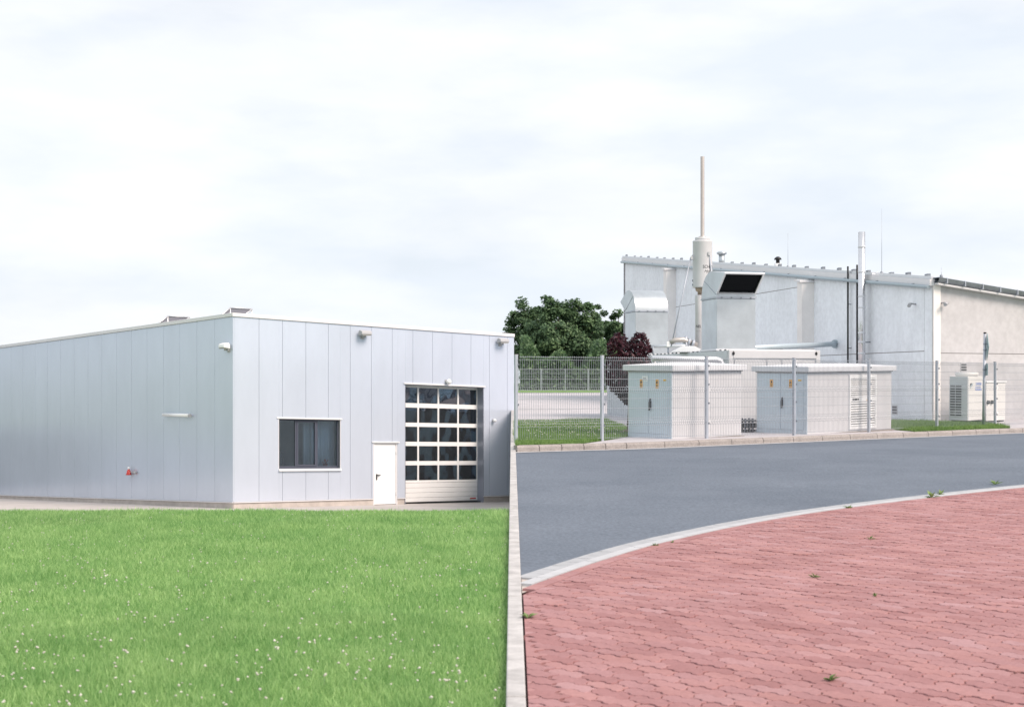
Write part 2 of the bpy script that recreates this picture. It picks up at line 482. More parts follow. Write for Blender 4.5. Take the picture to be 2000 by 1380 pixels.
# ------------------------------------------------------------------ the setting: ground
mb = MB()
ys = [-60, -10, 0, 10, CREST, 27, 40, 50, 60, 62, 70, 90, 140, 300, 1000, 3000]
xs = [-3000, -600, -100, -40, -20, -10, -0.075, 8, 40, 120, 600, 3000]
for y in ys:
    for x in xs:
        mb.v.append((x, y, left_z(y) - 0.006))
nx = len(xs)
for j in range(len(ys)-1):
    for i in range(nx-1):
        mb.f.append((j*nx+i, j*nx+i+1, (j+1)*nx+i+1, (j+1)*nx+i)); mb.smooth.append(False)
struct(mb.build('ground', M_ground))

def lawn_edge(X):
    return CREST + max(0.0, -X - 2.5) * 0.03 + 0.04 * math.sin(X * 2.1) + 0.03*math.sin(X*5.3)
mb = MB()
n = 60
pa = [(-26 + 25.92 * i / n) for i in range(n + 1)]
rows = []
for k in range(8):
    rows.append([(x, -4 + (lawn_edge(x) + 4) * k / 7) for x in pa])
for r in rows:
    for x, y in r: mb.v.append((x, y, left_z(y)))
for k in range(7):
    for i in range(n):
        a = k*(n+1)+i
        mb.f.append((a, a+1, a+n+2, a+n+1)); mb.smooth.append(False)
struct(mb.build('lawn', M_soil))
mb = MB()
vs = []
for x in pa: vs.append((x, lawn_edge(x) - 0.02, left_z(lawn_edge(x)) - 0.002))
for x in pa: vs.append((x, 27.0, left_z(27.0) - 0.002))
for x in pa: vs.append((x, 41.0, left_z(41.0) - 0.002))
mb.add(vs, [(k*(n+1)+i, k*(n+1)+i+1, (k+1)*(n+1)+i+1, (k+1)*(n+1)+i) for k in (0, 1) for i in range(n)])
struct(mb.build('bank', M_soil))  # slope added out of camera view to join lawn and hall ground
mb = MB()
mb.add([(-26, 40.9, left_z(40.9) + 0.004), (-0.08, 40.9, left_z(40.9) + 0.004), (-0.08, 61.5, left_z(61.5) + 0.004), (-26, 61.5, left_z(61.5) + 0.004), (-26, 110, left_z(62) + 0.004), (-0.08, 110, left_z(62) + 0.004)], [(0, 1, 2, 3), (3, 2, 5, 4)])
struct(mb.build('apron', M_apron))
mb = MB()
mb.add([(x, y, left_z(y) + 0.004) for x, y in ((-90, 40.9), (-26, 40.9), (-26, 61.5), (-90, 61.5), (-90, 110), (-26, 110))], [(0, 1, 2, 3), (3, 2, 5, 4)])
struct(mb.build('bounce_dimming_yard', M_asphalt))  # unseen dark asphalt, added to dim the light bounced onto the hall side

# right-hand plateau: bed under road and paving, yard behind the kerb
mb = MB()
plx = [0.07, 2, 6, 14, 30, 60]
ply = [-6, 0, 4, 10, 16, 20, 26, 27.2]
for y in ply:
    for x in plx: mb.v.append((x, y, road_z(y) - 0.03))
for j in range(len(ply)-1):
    for i in range(len(plx)-1):
        a = j*len(plx)+i
        mb.f.append((a, a+1, a+len(plx)+1, a+len(plx))); mb.smooth.append(False)
paving = struct(mb.build('forecourt_paving', M_joints))

mb = MB()
strip(mb, near_curve, [Vector((q.x, q.y, 0)) for q in [kerb_curve[min(int(i * (len(kerb_curve)-1) / (len(near_curve)-1)), len(kerb_curve)-1)] for i in range(len(near_curve))]], road_z, 0.0)
me = mb.mesh('road')
# regular grid road with interpolated sides instead of single span, so that the slope is followed
mb = MB()
KC = resample(kerb_curve, (sum((b-a).length for a, b in zip(kerb_curve, kerb_curve[1:])) - 1e-4) / 60)[:61]
NC = resample(near_curve, (sum((b-a).length for a, b in zip(near_curve, near_curve[1:])) - 1e-4) / 60)[:61]
m_ = min(len(KC), len(NC))
K = 12
for k in range(K + 1):
    for i in range(m_):
        q = NC[i].lerp(KC[i], k / K)
        mb.v.append((max(q.x, 0.07), q.y, road_z(q.y)))
for k in range(K):
    for i in range(m_ - 1):
        a = k*m_+i
        mb.f.append((a, a+1, a+m_+1, a+m_)); mb.smooth.append(False)
bpy.data.meshes.remove(me)
struct(mb.build('road', M_asphalt))

# ------------------------------------------------------------------ far kerb with its stones
gut = MB()
g0 = offset_curve(kerb_curve, -0.22); g1 = offset_curve(kerb_curve, 0.30)
g0 = [Vector((max(q.x, 0.07), q.y, 0)) for q in g0]; g1 = [Vector((max(q.x, 0.07), q.y, 0)) for q in g1]
strip(gut, g0, g1, road_z, 0.006)
kerb = struct(gut.build('kerb', M_edge))
pts = resample(kerb_curve, 0.02)
acc = 0; i0 = 0; stones = []
while pts[i0].x < 0.09: i0 += 1
k = 0
while True:
    ln = 0.5 if len(stones) < 5 else 1.0
    i1 = i0 + int(ln / 0.02)
    if i1 >= len(pts): break
    stones.append((pts[i0], pts[i1])); i0 = i1
for a, b in stones:
    t = (b - a); ln = t.length; t.normalize()
    ang = math.atan2(t.y, t.x)
    zb = road_z(a.y)
    mb = MB()
    g = 0.008
    prof = [(0.0, -0.08), (0.0, 0.085), (0.025, 0.125), (0.13, 0.128), (0.13, -0.08)]
    mb.prism([(g, y, z) for y, z in prof], (ln - 2*g, 0, 0))
    o = mb.build('kerb_stone', M_kerb, kerb, M=Matrix.Translation((a.x, a.y, zb + random.uniform(-0.003, 0.003))) @ Matrix.Rotation(ang, 4, 'Z'))

# yard behind the kerb
mb = MB()
y0c = offset_curve(kerb_curve, 0.13)
y0c = [Vector((max(q.x, 0.07), q.y, 0)) for q in y0c]
n = len(y0c)
depths = [0, 0.15, 0.4, 1.0]
rowsY = []
for d in depths:
    for q in y0c:
        yy = q.y + (60 - q.y) * d if d < 1 else 140.0
        rowsY.append((q.x + (yy - q.y) * 0.0 if q.x < 0.5 else q.x * (1 + 0.6 * d), yy, yard_z(yy) - 0.004))
mb.v = rowsY
for k in range(len(depths)-1):
    for i in range(n-1):
        a = k*n+i
        mb.f.append((a, a+1, a+n+1, a+n)); mb.smooth.append(False)
struct(mb.build('yard', M_yardpave))
# grass verge of the yard (left of the cabinets and by the hall)
def poly_sheet(name, pts, zf, m, dz):
    mb = MB(); mb.add([(x, y, zf(y) + dz) for x, y in pts], [tuple(range(len(pts)))])
    return struct(mb.build(name, m))
vg = [(q.x, q.y) for q in y0c if q.x < 1.5]
verge_l = vg + [(2.2, 29.3), (2.75, 31.0), (3.0, 36.5), (2.9, 42.6), (0.8, 41.2), (0.07, 41.0)]
poly_sheet('verge', verge_l, yard_z, M_soil, 0.006)
vr = [(q.x, q.y) for q in y0c if 9.6 < q.x < 13.2]
verge_r = vr + [(13.4, 39.2), (12.2, 41.2), (10.6, 40.8), (9.4, 36.6)]
poly_sheet('verge', verge_r, yard_z, M_soil, 0.006)

# concrete edging and retaining wall added to join the two image halves
def wtop(y):
    return (road_z(y) if y < 26.2 else yard_z(y)) + 0.012
rw = thing('seam_edging', 'grey concrete edging added to join the lawn and the red paving', 'edging')
mb = MB()
yl = [-6, 0, 4, 8, 12, CREST, 20, 24, 26.0, 26.6, 30, 36, 41, 50, 60, 80, 110]
for a, b in zip(yl, yl[1:]):
    mb.hexa([(-0.028, a, left_z(a)-0.4), (0.06, a, left_z(a)-0.4), (0.06, b, left_z(b)-0.4), (-0.028, b, left_z(b)-0.4)],
            [(-0.028, a, wtop(a)-0.06), (0.06, a, wtop(a)-0.06), (0.06, b, wtop(b)-0.06), (-0.028, b, wtop(b)-0.06)])
mb.build('wall_face', M_wall, rw)
y = -6.0
while y < 60:
    y2 = y + 1.0
    cm = MB(); j = random.uniform(-0.004, 0.004)
    cm.hexa([(-0.03, y+0.004, wtop(y)-0.06), (0.07, y+0.004, wtop(y)-0.06), (0.07, y2-0.004, wtop(y2)-0.06), (-0.03, y2-0.004, wtop(y2)-0.06)],
            [(-0.03, y+0.004, wtop(y)+j), (0.07, y+0.004, wtop(y)+j), (0.07, y2-0.004, wtop(y2)+j), (-0.03, y2-0.004, wtop(y2)+j)])
    cm.build('edging_stone', M_coping, rw, bevel=0.008)
    y = y2

# ------------------------------------------------------------------ gutter stones, edging and red pavers
gutter = MB()
gb0 = offset_curve(near_curve, -0.32); strip(gutter, [Vector((max(q.x, 0.075), q.y, 0)) for q in gb0], [Vector((max(q.x, 0.075), q.y, 0)) for q in offset_curve(near_curve, 0.01)], road_z, -0.012)
gut_o = struct(gutter.build('road_gutter', M_plinth))
def along_blocks(curve, d0, d1, ln, name, m, parent, top, gap=0.004):
    a_ = resample(offset_curve(curve, (d0 + d1) / 2), ln)
    for a, b in zip(a_, a_[1:]):
        if b.x < 0.13: continue
        if a.x < 0.10: a = a.lerp(b, (0.10 - a.x)/(b.x - a.x))
        t = (b - a); l = t.length; t.normalize(); nn = Vector((-t.y, t.x, 0)); hw = abs(d1 - d0) / 2 - gap
        a2 = a + t * gap; b2 = b - t * gap
        q = [a2 - nn*hw, b2 - nn*hw, b2 + nn*hw, a2 + nn*hw]
        mb = MB()
        mb.hexa([(p.x, p.y, road_z(p.y) - 0.06) for p in q], [(p.x, p.y, road_z(p.y) + top + random.uniform(-0.001, 0.001)) for p in q])
        mb.build(name, m, parent)
along_blocks(near_curve, -0.005, -0.155, 0.24, 'gutter_stone', M_gutterstone, gut_o, 0.004)
along_blocks(near_curve, -0.16, -0.27, 1.0, 'edging_stone', M_edge, gut_o, 0.010)

edge_in = offset_curve(near_curve, -0.275)
# red border course: bricks end to end along the edging
along_blocks(near_curve, -0.28, -0.395, 0.235, 'border_paver', M_paver, paving, 0.006, 0.003)
limit = offset_curve(near_curve, -0.40)

D = Vector((-0.77, 0.638, 0)).normalized(); Pn = Vector((0.638, 0.77, 0)).normalized()
A_, B_ = 0.236, 0.118
def wave(u):
    p = (u / (A_ / 2)) % 1.0
    s = 0.011
    if p < 0.28: return s
    if p < 0.5: return s - 2*s*(p-0.28)/0.22
    if p < 0.78: return -s
    return -s + 2*s*(p-0.78)/0.22
def endw(f):
    s = 0.012
    if f < 0.3: return s * f / 0.3
    if f < 0.7: return s - 2*s*(f-0.3)/0.4
    return -s + s*(f-0.7)/0.3
def paver_outline(half):
    """zigzag block in its own axes, (0,0) its corner; half: the shifted course"""
    u0 = A_/2 if half else 0.0
    pts = []
    us = [0, 0.14, 0.25, 0.39, 0.5, 0.64, 0.75, 0.89]
    for f in us: pts.append((f*A_, wave(u0 + f*A_)))
    for f in (0, 0.3, 0.7): pts.append((A_ + endw(f), B_*f + wave(u0 + A_)))
    for f in [1, 0.89, 0.75, 0.64, 0.5, 0.39, 0.25, 0.14]: pts.append((f*A_, B_ + wave(u0 + f*A_)))
    for f in (1, 0.7, 0.3): pts.append((endw(f), B_*f + wave(u0)))
    cx, cy = A_/2, B_/2
    gx, gy = (A_ - 0.0075)/A_, (B_ - 0.0075)/B_
    return [((x - cx)*gx, (y - cy)*gy) for x, y in pts]
OUT = paver_outline(False)
def in_paving(X, Y):
    """signed test: below the limit curve"""
    best = 1e9; res = True; seg = None
    for a, b in zip(limit, limit[1:]):
        t = b - a
        s = max(0, min(1, ((X-a.x)*t.x + (Y-a.y)*t.y) / t.length_squared))
        d = math.hypot(X - a.x - t.x*s, Y - a.y - t.y*s)
        if d < best:
            best = d; nrm = Vector((-t.y, t.x, 0)).normalized()
            sd = (X-a.x)*nrm.x + (Y-a.y)*nrm.y
            seg = (a, nrm)
            res = sd
    return res, seg
me_p = None
def paver_mesh():
    mb = MB(); n = len(OUT)
    sh = [(x*0.972, y*0.95) for x, y in OUT]
    mb.add([(x, y, -0.03) for x, y in OUT] + [(x, y, -0.0035) for x, y in OUT] + [(x, y, 0) for x, y in sh],
           [(i, (i+1) % n, n+(i+1) % n, n+i) for i in range(n)] + [(n+i, n+(i+1) % n, 2*n+(i+1) % n, 2*n+i) for i in range(n)] + [tuple(range(2*n, 3*n))])
    me = mb.mesh('paver'); me.materials.append(M_paver); return me
me_p = paver_mesh()
cells = []
for j in range(-20, 240):
    for i in range(-140, 140):
        off = (A_/2 if j % 2 else 0.0)
        c = D * (i*A_ + off) + Pn * (j*B_)
        if c.y < 3.4 or c.x < -0.13 or c.y > 21 or c.x > 0.42*c.y + 1.6: continue
        cells.append((c, j % 2))
inside = []; cut = []
for c, h in cells:
    sd, seg = in_paving(c.x, c.y)
    if sd > 0.15: continue
    if c.x < 0.2: cut.append((c, (seg if sd > -0.15 else None), True)); continue
    if sd > -0.15: cut.append((c, seg, False))
    else: inside.append(c)
def proj(c):
    z = road_z(c.y); return 1000 + F*c.x/c.y, HOR + F*(EYE - z)/c.y
vis = []; rest = []
for c in inside:
    x, y = proj(c)
    (vis if (-20 < x < 2010 and y < 1392) else rest).append(c)
vis.sort(key=lambda c: c.y)
rest += vis[300:]; vis = vis[:300]
ANG = math.atan2(D.y, D.x)
RZ = Matrix.Rotation(ANG, 4, 'Z')
for c in vis:
    tl = Matrix.Rotation(random.gauss(0, 0.010), 4, 'X') @ Matrix.Rotation(random.gauss(0, 0.007), 4, 'Y')
    zz = road_z(c.y) + random.gauss(0.004, 0.0018)
    link('paver', me_p, None, paving, M=Matrix.Translation((c.x, c.y, zz)) @ Matrix.Rotation(0.014, 4, 'X') @ tl @ RZ @ Matrix.Rotation(random.gauss(0, 0.006), 4, 'Z'))
fld = MB(); no = len(OUT)
shr = [(x*0.972, y*0.95) for x, y in OUT]
fv, ff = [], []
for c in rest:
    zz = road_z(c.y) + random.gauss(0.004, 0.0018); tx, ty = random.gauss(0, 0.010), random.gauss(0, 0.008)
    b0 = len(fv)
    for lst, dz in ((OUT, -0.018), (OUT, -0.0035), (shr, 0.0)):
        for u, w in lst:
            q = c + D*u - Pn*w*(-1)
            fv.append((q.x, q.y, zz + dz + u*tx + w*ty + 0.014*(q.y - c.y)))
    for i in range(no):
        ff.append((b0+i, b0+(i+1) % no, b0+no+(i+1) % no, b0+no+i))
        ff.append((b0+no+i, b0+no+(i+1) % no, b0+2*no+(i+1) % no, b0+2*no+i))
    ff.append(tuple(range(b0+2*no, b0+3*no)))
def clip(poly, a, nrm):
    out = []
    for i in range(len(poly)):
        p, q = poly[i], poly[(i+1) % len(poly)]
        dp = (p - a).dot(nrm); dq = (q - a).dot(nrm)
        if dp <= 0: out.append(p)
        if dp * dq < 0: out.append(p.lerp(q, dp / (dp - dq)))
    return out
for c, seg, left in cut:
    poly = [Vector((c.x, c.y, 0)) + D*u + Pn*w for u, w in OUT]
    if seg is not None: poly = clip(poly, seg[0], seg[1])
    if left and len(poly) > 2: poly = clip(poly, Vector((0.082, 0, 0)), Vector((-1, 0, 0)))
    if len(poly) < 3: continue
    b0 = len(fv); zz = random.gauss(0.004, 0.0015); m2 = len(poly)
    for dz in (-0.018, 0.0):
        for q in poly: fv.append((q.x, q.y, road_z(q.y) + zz + dz))
    for i in range(m2): ff.append((b0+i, b0+(i+1) % m2, b0+m2+(i+1) % m2, b0+m2+i))
    ff.append(tuple(range(b0+m2, b0+2*m2)))
me = bpy.data.meshes.new('paver_field'); me.from_pydata(fv, [], ff)
stuff(link('paver_field', me, M_paverfield, paving))

# ------------------------------------------------------------------ grass
def blades(name, n, sampler, zf, h0, h1, wid, m, dry=None):
    xy = sampler(n); n = len(xy)
    Yd = xy[:, 1]
    z = np.array([zf(v) for v in Yd]) if n < 5 else zf(Yd)
    h = rng.uniform(h0, h1, n) * (0.75 + 0.5 * rng.random(n))
    pn = np.sin(xy[:, 0]*3.1 + np.sin(xy[:, 1]*1.9)*2) * np.sin(xy[:, 1]*2.3 + xy[:, 0]*1.6)
    h *= 1 + 0.25 * pn
    a = rng.uniform(0, 2*np.pi, n); w = wid(Yd) * rng.uniform(0.7, 1.3, n)
    lean = rng.normal(0, 0.42, (n, 2)) * h[:, None]
    v = np.empty((n, 3, 3))
    v[:, 0, 0] = xy[:, 0] - np.cos(a)*w; v[:, 0, 1] = xy[:, 1] - np.sin(a)*w; v[:, 0, 2] = z
    v[:, 1, 0] = xy[:, 0] + np.cos(a)*w; v[:, 1, 1] = xy[:, 1] + np.sin(a)*w; v[:, 1, 2] = z
    v[:, 2, 0] = xy[:, 0] + lean[:, 0]; v[:, 2, 1] = xy[:, 1] + lean[:, 1]; v[:, 2, 2] = z + h
    return v.reshape(-1, 3)
def left_zv(Y): return np.where(Y < CREST, 0.014*Y - 0.05, 0.014*CREST - 0.05 - (Y - CREST)*0.15)
def lawn_sampler(y0, y1):
    def f(n):
        Y = np.sqrt(rng.uniform(y0*y0, y1*y1, n))
        X = -rng.uniform(0.0, 1.0, n) * (0.385*Y + 3.0) - 0.030 + np.abs(rng.normal(0, 0.012, n))
        e = CREST + 0.12 + np.maximum(0, -X - 2.5)*0.03 + 0.04*np.sin(X*2.1) + rng.normal(0, 0.07, n)
        k = Y < e
        return np.stack([X[k], Y[k]], 1)
    return f
parts = [blades('g', 330000, lawn_sampler(4.5, 9.5), left_zv, 0.026, 0.060, lambda Y: 0.0025 + 0*Y, M_grass),
         blades('g', 400000, lawn_sampler(9.5, 16.8), left_zv, 0.024, 0.052, lambda Y: 0.0030 + 0*Y, M_grass),
         blades('g', 13000, lawn_sampler(5.0, 16.6), left_zv, 0.05, 0.085, lambda Y: 0.0030 + 0*Y, M_grass)]
V = np.concatenate(parts)
stuff(tag(link('lawn_grass', np_mesh('lawn_grass', V, 3, np.arange(len(V)), M_grass), None), 'short green mown lawn grass in front of the grey hall', 'grass'))

# clover heads: little star-shaped puffs
def bank_sampler(n):
    Y = rng.uniform(16.0, 27.0, n); X = -rng.uniform(0.0, 1.0, n)*(0.385*Y + 4.0) - 0.04
    return np.stack([X, Y], 1)
def bank_zv(Y): return np.where(Y < CREST, 0.014*Y - 0.05, 0.014*CREST - 0.05 + (Y - CREST)/(27.0 - CREST)*(-1.412 - 0.014*CREST + 0.05))
V = blades('b', 110000, bank_sampler, bank_zv, 0.03, 0.06, lambda Y: 0.007 + 0*Y, M_grass)
stuff(tag(link('bank_grass', np_mesh('bank_grass', V, 3, np.arange(len(V)), M_grass), None), 'grass on the bank added out of view behind the lawn edge', 'grass'))
def clover(n, y0, y1):
    Y = np.sqrt(rng.uniform(y0*y0, y1*y1, n)); X = -rng.uniform(0, 1, n)*(0.385*Y + 0.4) - 0.06
    keep = (rng.random(n) < 0.35 + 0.65*(np.sin(X*2.9 + 1.0)*np.sin(Y*2.1) > -0.1)) & (Y < CREST - 0.05)
    return X[keep], Y[keep]
cv = []; ci = []
octa = np.array([(1,0,0),(-1,0,0),(0,1,0),(0,-1,0),(0,0,1),(0,0,-0.8)], float)
of = np.array([(0,2,4),(2,1,4),(1,3,4),(3,0,4),(2,0,5),(1,2,5),(3,1,5),(0,3,5)])
base = 0
for n, a, b, r in ((430, 5.5, 8.6, 0.0095), (380, 8.6, 12, 0.0085), (340, 12, 16.2, 0.0065)):
    X, Y = clover(n, a, b)
    for x, y in zip(X, Y):
        rr = r * random.uniform(0.6, 1.15); z = float(left_zv(y)) + random.uniform(0.04, 0.065)
        for k in range(3):
            th = random.uniform(0, 3.14)
            R = np.array([[math.cos(th), -math.sin(th), 0], [math.sin(th), math.cos(th), 0], [0, 0, 1]])
            q = (octa @ R.T) * rr * np.array([1, 1, 0.8]) * random.uniform(0.7, 1) + np.array([x + random.uniform(-.4, .4)*rr, y + random.uniform(-.4, .4)*rr, z + random.uniform(-.3, .5)*rr])
            cv.append(q); ci.append(of + base); base += 6
        s0 = np.array([(x-0.0012, y, z-0.09), (x+0.0012, y, z-0.09), (x, y, z)])
        cv.append(s0); ci.append(np.array([(0, 1, 2)]) + base); base += 3
CV = np.concatenate(cv); CI = np.concatenate(ci).ravel()
stuff(tag(link('clover_flowers', np_mesh('clover_flowers', CV, 3, CI, M_clover), None), 'small white clover heads scattered over the lawn', 'flowers'))

def in_poly(xy, poly):
    x, y = xy[:, 0], xy[:, 1]; c = np.zeros(len(xy), bool)
    for (x1, y1), (x2, y2) in zip(poly, poly[1:] + poly[:1]):
        t = ((y1 > y) != (y2 > y)) & (x < (x2-x1)*(y-y1)/(y2-y1+1e-12) + x1)
        c ^= t
    return c
def verge_sampler(poly):
    px = [p[0] for p in poly]; py = [p[1] for p in poly]
    def f(n):
        xy = np.stack([rng.uniform(min(px), max(px), n), rng.uniform(min(py), max(py), n)], 1)
        return xy[in_poly(xy, poly)]
    return f
def yard_zv(Y): return np.where(Y < 41, YARD, YARD + (Y-41)*0.0107)
V = np.concatenate([blades('v', 90000, verge_sampler(verge_l), yard_zv, 0.05, 0.11, lambda Y: 0.007 + 0*Y, M_verge),
                    blades('v', 50000, verge_sampler(verge_r), yard_zv, 0.05, 0.11, lambda Y: 0.008 + 0*Y, M_verge)])
stuff(tag(link('verge_grass', np_mesh('verge_grass', V, 3, np.arange(len(V)), M_verge), None), 'grass growing in the verges behind the mesh fence', 'grass'))
dv = MB()
for k in range(260):
    while True:
        q = (random.uniform(0.3, 2.6), random.uniform(28.0, 41))
        if in_poly(np.array([q]), verge_l)[0]: break
    dv.lathe([(0.0, -0.010), (0.012, -0.002), (0.010, 0.008), (0.0, 0.012)], (q[0], q[1], yard_z(q[1]) + random.uniform(0.07, 0.12)), 5)
stuff(tag(dv.build('verge_clover', M_clover), 'white clover heads in the verge behind the mesh fence', 'flowers'))

# ------------------------------------------------------------------ grey hall on the left
C0 = Vector((-9.03, 44.8, 0))
FD = Vector((0.760, 0.650, 0)).normalized(); FN = Vector((0.650, -0.760, 0)).normalized()
LD = Vector((-0.709, 0.7055, 0)).normalized(); LN = Vector((-0.7055, -0.709, 0)).normalized()
FLEN, LLEN = 11.95, 23.7
def fs_(x):      # photo column -> distance along the front
    r = (x - 1000) / F
    return (r*C0.y - C0.x) / (FD.x - r*FD.y)
def ls_(x):
    r = (x - 1000) / F
    return (r*C0.y - C0.x) / (LD.x - r*LD.y)
def FP(s, z, o=0.0): return C0 + FD*s + FN*o + Vector((0, 0, z))
def LP(s, z, o=0.0): return C0 + LD*s + LN*o + Vector((0, 0, z))
def ftop(s): return 3.80 - 0.0346*s
def ltop(s): return 3.80 - 0.0440*s
def frail(s): return -2.19 - 0.0346*s
def lrail(s): return -2.19 - 0.0436*s
def fz(x, y): return zpix(y, C0.y + FD.y*fs_(x))
def fq(x, y): return fz(x, y) + 0.0346*fs_(x)      # pixel height with the front's shear taken out
hall = thing('grey_hall', 'light grey metal-clad flat-roofed hall behind the green lawn', 'building')
def wquad(PF, s0, s1, zb, zt, o0, o1):
    """a slab on a wall; zb, zt callables or numbers"""
    sl = 0.0346 if PF is FP else 0.0         # openings sheared along the front to meet the image lines
    b = zb if callable(zb) else (lambda s: zb - sl*s); t = zt if callable(zt) else (lambda s: zt - sl*s)
    return ([PF(s0, b(s0), o0), PF(s1, b(s1), o0), PF(s1, t(s1), o0), PF(s0, t(s0), o0)],
            [PF(s0, b(s0), o1), PF(s1, b(s1), o1), PF(s1, t(s1), o1), PF(s0, t(s0), o1)])
# openings on the front (s0, s1, z0, z1)
win = (fs_(543.5), fs_(663), fq(603, 914.5), fq(603, 818.5))
dor = (fs_(728), fs_(775.5), -9, fq(752, 864.5))
gar = (fs_(790.5), fs_(942.5), -9, fq(866, 754.0))
opens = [win, dor, gar]
edges = [0.0] + [fs_(x) for x in (504.6, 550.5, 596, 640, 682.8, 724, 764.7, 805, 843.5, 881.4, 918.4, 954.4)]
edges += [edges[-1] + 0.88, FLEN]
GAP = 0.0045
def split(s0, s1):
    """rectangles of one panel column left over by the openings (z None = follow slope)"""
    rects = [(s0, s1, None, None)]
    for (a, b, z0, z1) in opens:
        out = []
        for (r0, r1, zb, zt) in rects:
            lo = zb if zb is not None else -99; hi = zt if zt is not None else 99
            if b <= r0 or a >= r1 or z1 <= lo or z0 >= hi: out.append((r0, r1, zb, zt)); continue
            m0, m1 = max(a, r0), min(b, r1)
            if m0 - r0 > 0.03: out.append((r0, m0, zb, zt))
            if r1 - m1 > 0.03: out.append((m1, r1, zb, zt))
            if hi > z1: out.append((m0, m1, z1, zt))
            if z0 > -5 and lo < z0: out.append((m0, m1, zb, z0))
        rects = out
    return rects
backing = MB()
for s0, s1 in zip(edges, edges[1:]):
    for (r0, r1, zb, zt) in split(s0, s1):
        g0 = GAP if r0 == s0 else 0.0; g1 = GAP if r1 == s1 else 0.0
        zbf = (lambda s: frail(s)) if zb is None else zb
        ztf = (lambda s: ftop(s)) if zt is None else zt
        mb = MB(); mb.hexa(*wquad(FP, r0 + g0, r1 - g1, zbf, ztf, 0.0, 0.045))
        mb.build('cladding_panel', M_panel, hall, bevel=0.004)
        backing.hexa(*wquad(FP, r0, r1, (lambda s: frail(s) - 0.05) if zb is None else zb, (lambda s: ftop(s) + 0.02) if zt is None else zt, -0.12, -0.003))
le = [0.0] + [ls_(x) for x in (421.7, 386.7, 353.3, 321.7, 289.3, 259, 230, 201, 174, 147, 120.7, 94.7, 70.7)]
while le[-1] < LLEN: le.append(le[-1] + 1.05)
for s0, s1 in zip(le, le[1:]):
    mb = MB(); mb.hexa(*wquad(LP, s0 + (GAP if s0 else -0.04), s1 - GAP, lrail, ltop, 0.0, 0.045))
    mb.build('cladding_panel', M_panel, hall, bevel=0.004)
LLEN = le[-1]
backing.hexa(*wquad(LP, 0.0, LLEN, lambda s: lrail(s) - 0.05, lambda s: ltop(s) + 0.02, -0.12, -0.003))
# far sides, floor and roof deck
e1 = FP(FLEN, 0); e2 = LP(LLEN, 0); e3 = e1 + LD*LLEN
zr = lambda s, l: 3.78 - 0.0346*s - 0.044*l
def zg(q): return left_z(q.y)
backing.hexa([e1 + Vector((0,0,-3.2)), e3 + Vector((0,0,-4.2)), e3 + Vector((0,0,zr(FLEN, LLEN))), e1 + Vector((0,0,zr(FLEN, 0)))],
             [e1 - FD*0.1 + Vector((0,0,-3.2)), e3 - FD*0.1 + Vector((0,0,-4.2)), e3 - FD*0.1 + Vector((0,0,zr(FLEN, LLEN))), e1 - FD*0.1 + Vector((0,0,zr(FLEN, 0)))])
backing.hexa([e2 + Vector((0,0,-4.2)), e3 + Vector((0,0,-4.2)), e3 + Vector((0,0,zr(FLEN, LLEN))), e2 + Vector((0,0,zr(0, LLEN)))],
             [e2 - LD*0.1 + Vector((0,0,-4.2)), e3 - LD*0.1 + Vector((0,0,-4.2)), e3 - LD*0.1 + Vector((0,0,zr(FLEN, LLEN))), e2 - LD*0.1 + Vector((0,0,zr(0, LLEN)))])
backing.build('wall', mat('panel_backing', (0.30, 0.32, 0.36), rough=0.8), hall)
rf = MB()
def rp(s, l, dz): return C0 + FD*s + LD*l + Vector((0, 0, zr(s, l) + dz))
rf.hexa([rp(-0.0, 0.0, -0.15), rp(FLEN, 0.0, -0.15), rp(FLEN, LLEN, -0.15), rp(0, LLEN, -0.15)], [rp(0, 0, -0.02), rp(FLEN, 0, -0.02), rp(FLEN, LLEN, -0.02), rp(0, LLEN, -0.02)])
rf.build('roof', M_interior, hall)
# parapet cap
tr = MB()
tr.hexa(*wquad(FP, -0.075, FLEN, lambda s: ftop(s) + 0.008, lambda s: ftop(s) + 0.125, -0.2, 0.085))
tr.build('parapet_cap', M_trim, hall, bevel=0.006)
tr = MB()
tr.hexa(*wquad(LP, -0.02, LLEN, lambda s: ltop(s) + 0.008, lambda s: ltop(s) + 0.125, -0.2, 0.085))
tr.build('parapet_cap', M_trim, hall, bevel=0.006)
# bottom rail and plinth
def runs():
    cuts = sorted([(dor[0], dor[1]), (gar[0], gar[1])]); s = 0.0; out = []
    for a, b in cuts: out.append((s, a)); s = b
    out.append((s, FLEN)); return out
for a, b in runs():
    mb = MB(); mb.hexa(*wquad(FP, a, b, lambda s: frail(s) - 0.035, lambda s: frail(s) - 0.005, -0.02, 0.062))
    mb.build('drip_rail', M_trim, hall)
    mb = MB(); mb.hexa(*wquad(FP, a, b, lambda s: frail(s) - 0.75, lambda s: frail(s) - 0.036, -0.12, 0.02))
    mb.build('plinth', M_plinth, hall)
mb = MB(); mb.hexa(*wquad(LP, -0.03, LLEN, lambda s: lrail(s) - 0.035, lambda s: lrail(s) - 0.005, -0.02, 0.062)); mb.build('drip_rail', M_trim, hall)
mb = MB(); mb.hexa(*wquad(LP, 0, LLEN, lambda s: lrail(s) - 0.75, lambda s: lrail(s) - 0.036, -0.12, 0.02)); mb.build('plinth', M_plinth, hall)
fl = MB(); fl.hexa([rp(0.1, 0.1, -6.35), rp(FLEN-.1, 0.1, -6.2), rp(FLEN-.1, 9, -6.2), rp(0.1, 9, -6.35)], [rp(0.1, 0.1, -6.30), rp(FLEN-.1, 0.1, -6.15), rp(FLEN-.1, 9, -6.15), rp(0.1, 9, -6.30)])
fl.build('inner_floor', M_interior, hall)
